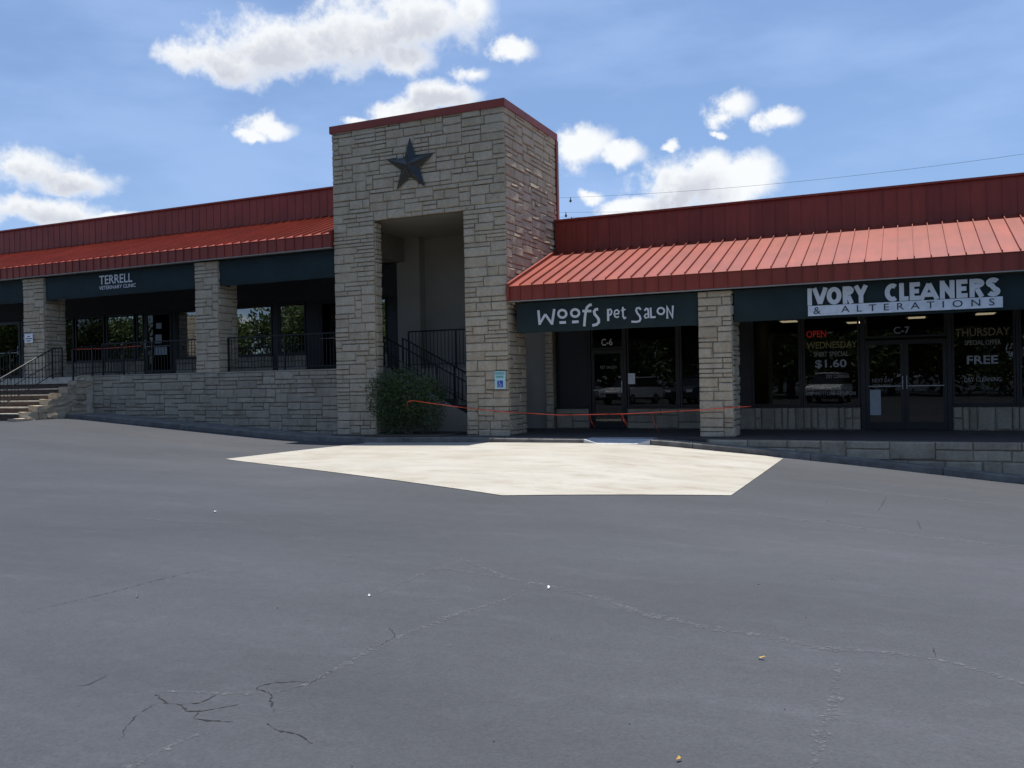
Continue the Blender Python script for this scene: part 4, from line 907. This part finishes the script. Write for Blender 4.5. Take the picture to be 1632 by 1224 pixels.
# ------------------------------------------------------------------ what the windows mirror: cars, trees, pylon sign across the lot
def car(label, loc, rz, paint):
    t = bpy.data.objects.new('parked_car', None); COL.objects.link(t); t.location = loc; t.rotation_euler = (0, 0, rz); tag(t, label, 'car', 'cars parked across the lot')
    def add(n, me, p=t): o = bpy.data.objects.new(n, me); COL.objects.link(o); o.parent = p; return o
    prof = [(-2.3, .42), (-2.32, .85), (-2.2, 1.02), (-1.05, 1.12), (2.2, 1.10), (2.3, .95), (2.32, .42)]
    m = MB(); secs = ((-.93, .97), (-.97, 1.0), (.97, 1.0), (.93, .97))
    m.extr(prof, -.94, .94); body = add('body', m.mesh('body', paint))
    m = MB(); lo = [(-1.1, 1.115), (2.15, 1.105)]; hi = [(-.35, 1.72), (1.85, 1.72)]
    v = [(-1.1, -.88, 1.11), (2.15, -.88, 1.11), (2.15, .88, 1.11), (-1.1, .88, 1.11), (-.35, -.70, 1.70), (1.85, -.70, 1.70), (1.85, .70, 1.70), (-.35, .70, 1.70)]
    m.v = v; m.f = [(0, 1, 5, 4), (1, 2, 6, 5), (2, 3, 7, 6), (3, 0, 4, 7)]; add('windows', m.mesh('windows', 'car_glass'))
    add('roof', MB().box(-.42, 1.9, -.73, .73, 1.70, 1.78).mesh('roof', paint))
    for sx in (-1.45, 1.45):
        for sy in (-.86, .86):
            w = add('wheel', MB().tube([(sx, sy - .11, .34), (sx, sy + .11, .34)], .34, 16).mesh('wheel', 'tyre')); add('rim', MB().tube([(sx, sy - .12, .34), (sx, sy + .12, .34)], .2, 12).mesh('rim', 'rim'), w)
    for sy in (-.7, .7): add('headlight', MB().box(-2.35, -2.28, sy - .18, sy + .18, .78, .94).mesh('headlight', 'lamp_lens'))
    add('grille', MB().box(-2.36, -2.29, -.45, .45, .55, .76).mesh('grille', 'bronze_frame')); add('bumper', MB().box(-2.4, -2.3, -.9, .9, .40, .52).mesh('bumper', 'bronze_frame'))
    return t
car('white sport utility car parked across the lot, mirrored in the pet salon window', (-16.2, -10, -0.3), R(-75), 'car_white')
car('silver car parked across the lot, mirrored in the cleaners window', (-4.2, -11, -0.3), R(-85), 'car_white')
car('dark blue car parked across the lot next to a white one', (-12.4, -11, -0.3), R(-80), 'car_dark')
car('silver car parked at the far side of the lot, mirrored in the clinic window', (-57, -14, -0.3), R(-95), 'car_silver')
def tree_proto(seed, hgt, rad, mat, n):
    r = random.Random(seed); trunk = MB(); hub = []
    trunk.tube([(0, 0, 0), (.08, .05, hgt * .2), (.0, .1, hgt * .42), (.05, 0, hgt * .8)], [.3, .22, .17, .04], 8)
    for k in range(22):
        a = k * 2.4 + r.uniform(-.3, .3); z = hgt * r.uniform(.14, .82); rr = rad * r.uniform(.35, .75) * (1.1 - .5 * (z / hgt - .35))
        c = Vector((rr * math.cos(a), rr * math.sin(a), z + r.uniform(0, .12) * hgt)); hub.append((c, rad * r.uniform(.30, .48)))
        trunk.tube([(0.03, .05, z * .75), tuple(c * .5 + Vector((0, 0, z * .42))), tuple(c)], [.09, .06, .02], 5)
    hub.append((Vector((0, 0, hgt * .88)), rad * .45))
    def smp():
        c, q = r.choice(hub); d = Vector((r.gauss(0, 1), r.gauss(0, 1), r.gauss(0, .8))).normalized(); return c + d * q * r.uniform(.05, 1.05), d
    return trunk.mesh('trunk', 'bark'), leaf_cloud(n, smp, .52, r).mesh('crown', mat)
protos = [tree_proto(1, 11.0, 5.4, 'tree_leaf', 11000), tree_proto(2, 9.5, 5.6, 'oak_leaf', 11000)]
rt = random.Random(21)
TREES = [(-100, -42), (-84, -41), (-68, -42), (-53, -40), (-39, -41), (-25, -42), (-18, -40), (-11, -42), (-4, -41), (3, -42), (11, -40), (-104, -33), (-96, -27), (-88, -32), (-80, -25), (-72, -30), (-64, -24), (-57, -29), (-50, -23), (-43, -28), (-36, -24), (-29, -28), (-22, -24), (-15, -28), (-8, -24), (-1, -28), (6, -24)]
ordinal = ['first', 'second', 'third', 'fourth', 'fifth', 'sixth', 'seventh', 'eighth', 'ninth', 'tenth', 'eleventh', 'twelfth', 'thirteenth', 'fourteenth', 'fifteenth', 'sixteenth', 'seventeenth', 'eighteenth', 'nineteenth', 'twentieth', 'twenty-first', 'twenty-second', 'twenty-third', 'twenty-fourth', 'twenty-fifth', 'twenty-sixth', 'twenty-seventh']
TREES.sort()
for i, (x, y) in enumerate(TREES):
    tr_, cr_ = protos[i % 2]; k = 'light green spreading tree' if i % 2 == 0 else 'dark green broad oak tree'
    t = bpy.data.objects.new('roadside_tree', None); COL.objects.link(t); t.location = (x, y, -0.35); t.rotation_euler = (0, 0, rt.uniform(0, 6)); s = rt.uniform(.85, 1.2); t.scale = (s, s, s)
    tag(t, f'{k} across the lot, {ordinal[i]} of the row from the left', 'tree', 'trees across the lot')
    for n, me in (('trunk', tr_), ('crown', cr_)): o = bpy.data.objects.new(n, me); COL.objects.link(o); o.parent = t
pyl = thing('pylon_sign', 'sunlit stone pylon with white panels mirrored in the clinic window', 'sign', (-44, -1, -.3))
core = MB().box(-45.0, -41.6, -1.2, 0, -.3, 6.2).build('stone_pier', 'mortar', pyl)
lay(core, [(x, z, w, h) for x, z, w, h in ashlar(3.4, 6.4, random.Random(9), unit=.2, cw=.2)], (-41.6, 0, -.3), 'front', 'limestone', 0)
for o in list(core.children): o.rotation_euler = (0, 0, math.pi); o.location = (2 * -41.6 - 0.0, 0, 0)
for k in range(5): MB().box(-45.75, -45.05, -.5, 0.02, 1.3 + k * .75, 1.95 + k * .75).build('panel', 'sign_white', pyl)
MB().box(-45.8, -45.02, -.48, -.02, -.3, 5.1).build('panel_frame', 'bronze_frame', pyl)
pyl.location.x += 0.8

# loose grit on the sealcoat: too fine to count
rg = random.Random(77); m = MB()
for _ in range(60):
    y = 2.6 + 13 * rg.random() ** 1.4; x = rg.uniform(-1.0, 0.35) * y * 0.95; r = rg.uniform(.002, .006) * (1 + .05 * y); z = ground_z(x, y); a0 = rg.uniform(0, 6)
    P = [(x + r * math.cos(a0 + k * 1.571) * rg.uniform(.7, 1.3), y + r * math.sin(a0 + k * 1.571) * rg.uniform(.7, 1.3), z) for k in range(4)]; t_ = (x, y, z + r * .9)
    for k in range(4): m.face([P[k], P[(k + 1) % 4], t_])
g_ = m.build('grit', 'crack_dark'); tag(g_, 'loose dark grit scattered over the asphalt lot', 'grit', kind='stuff')
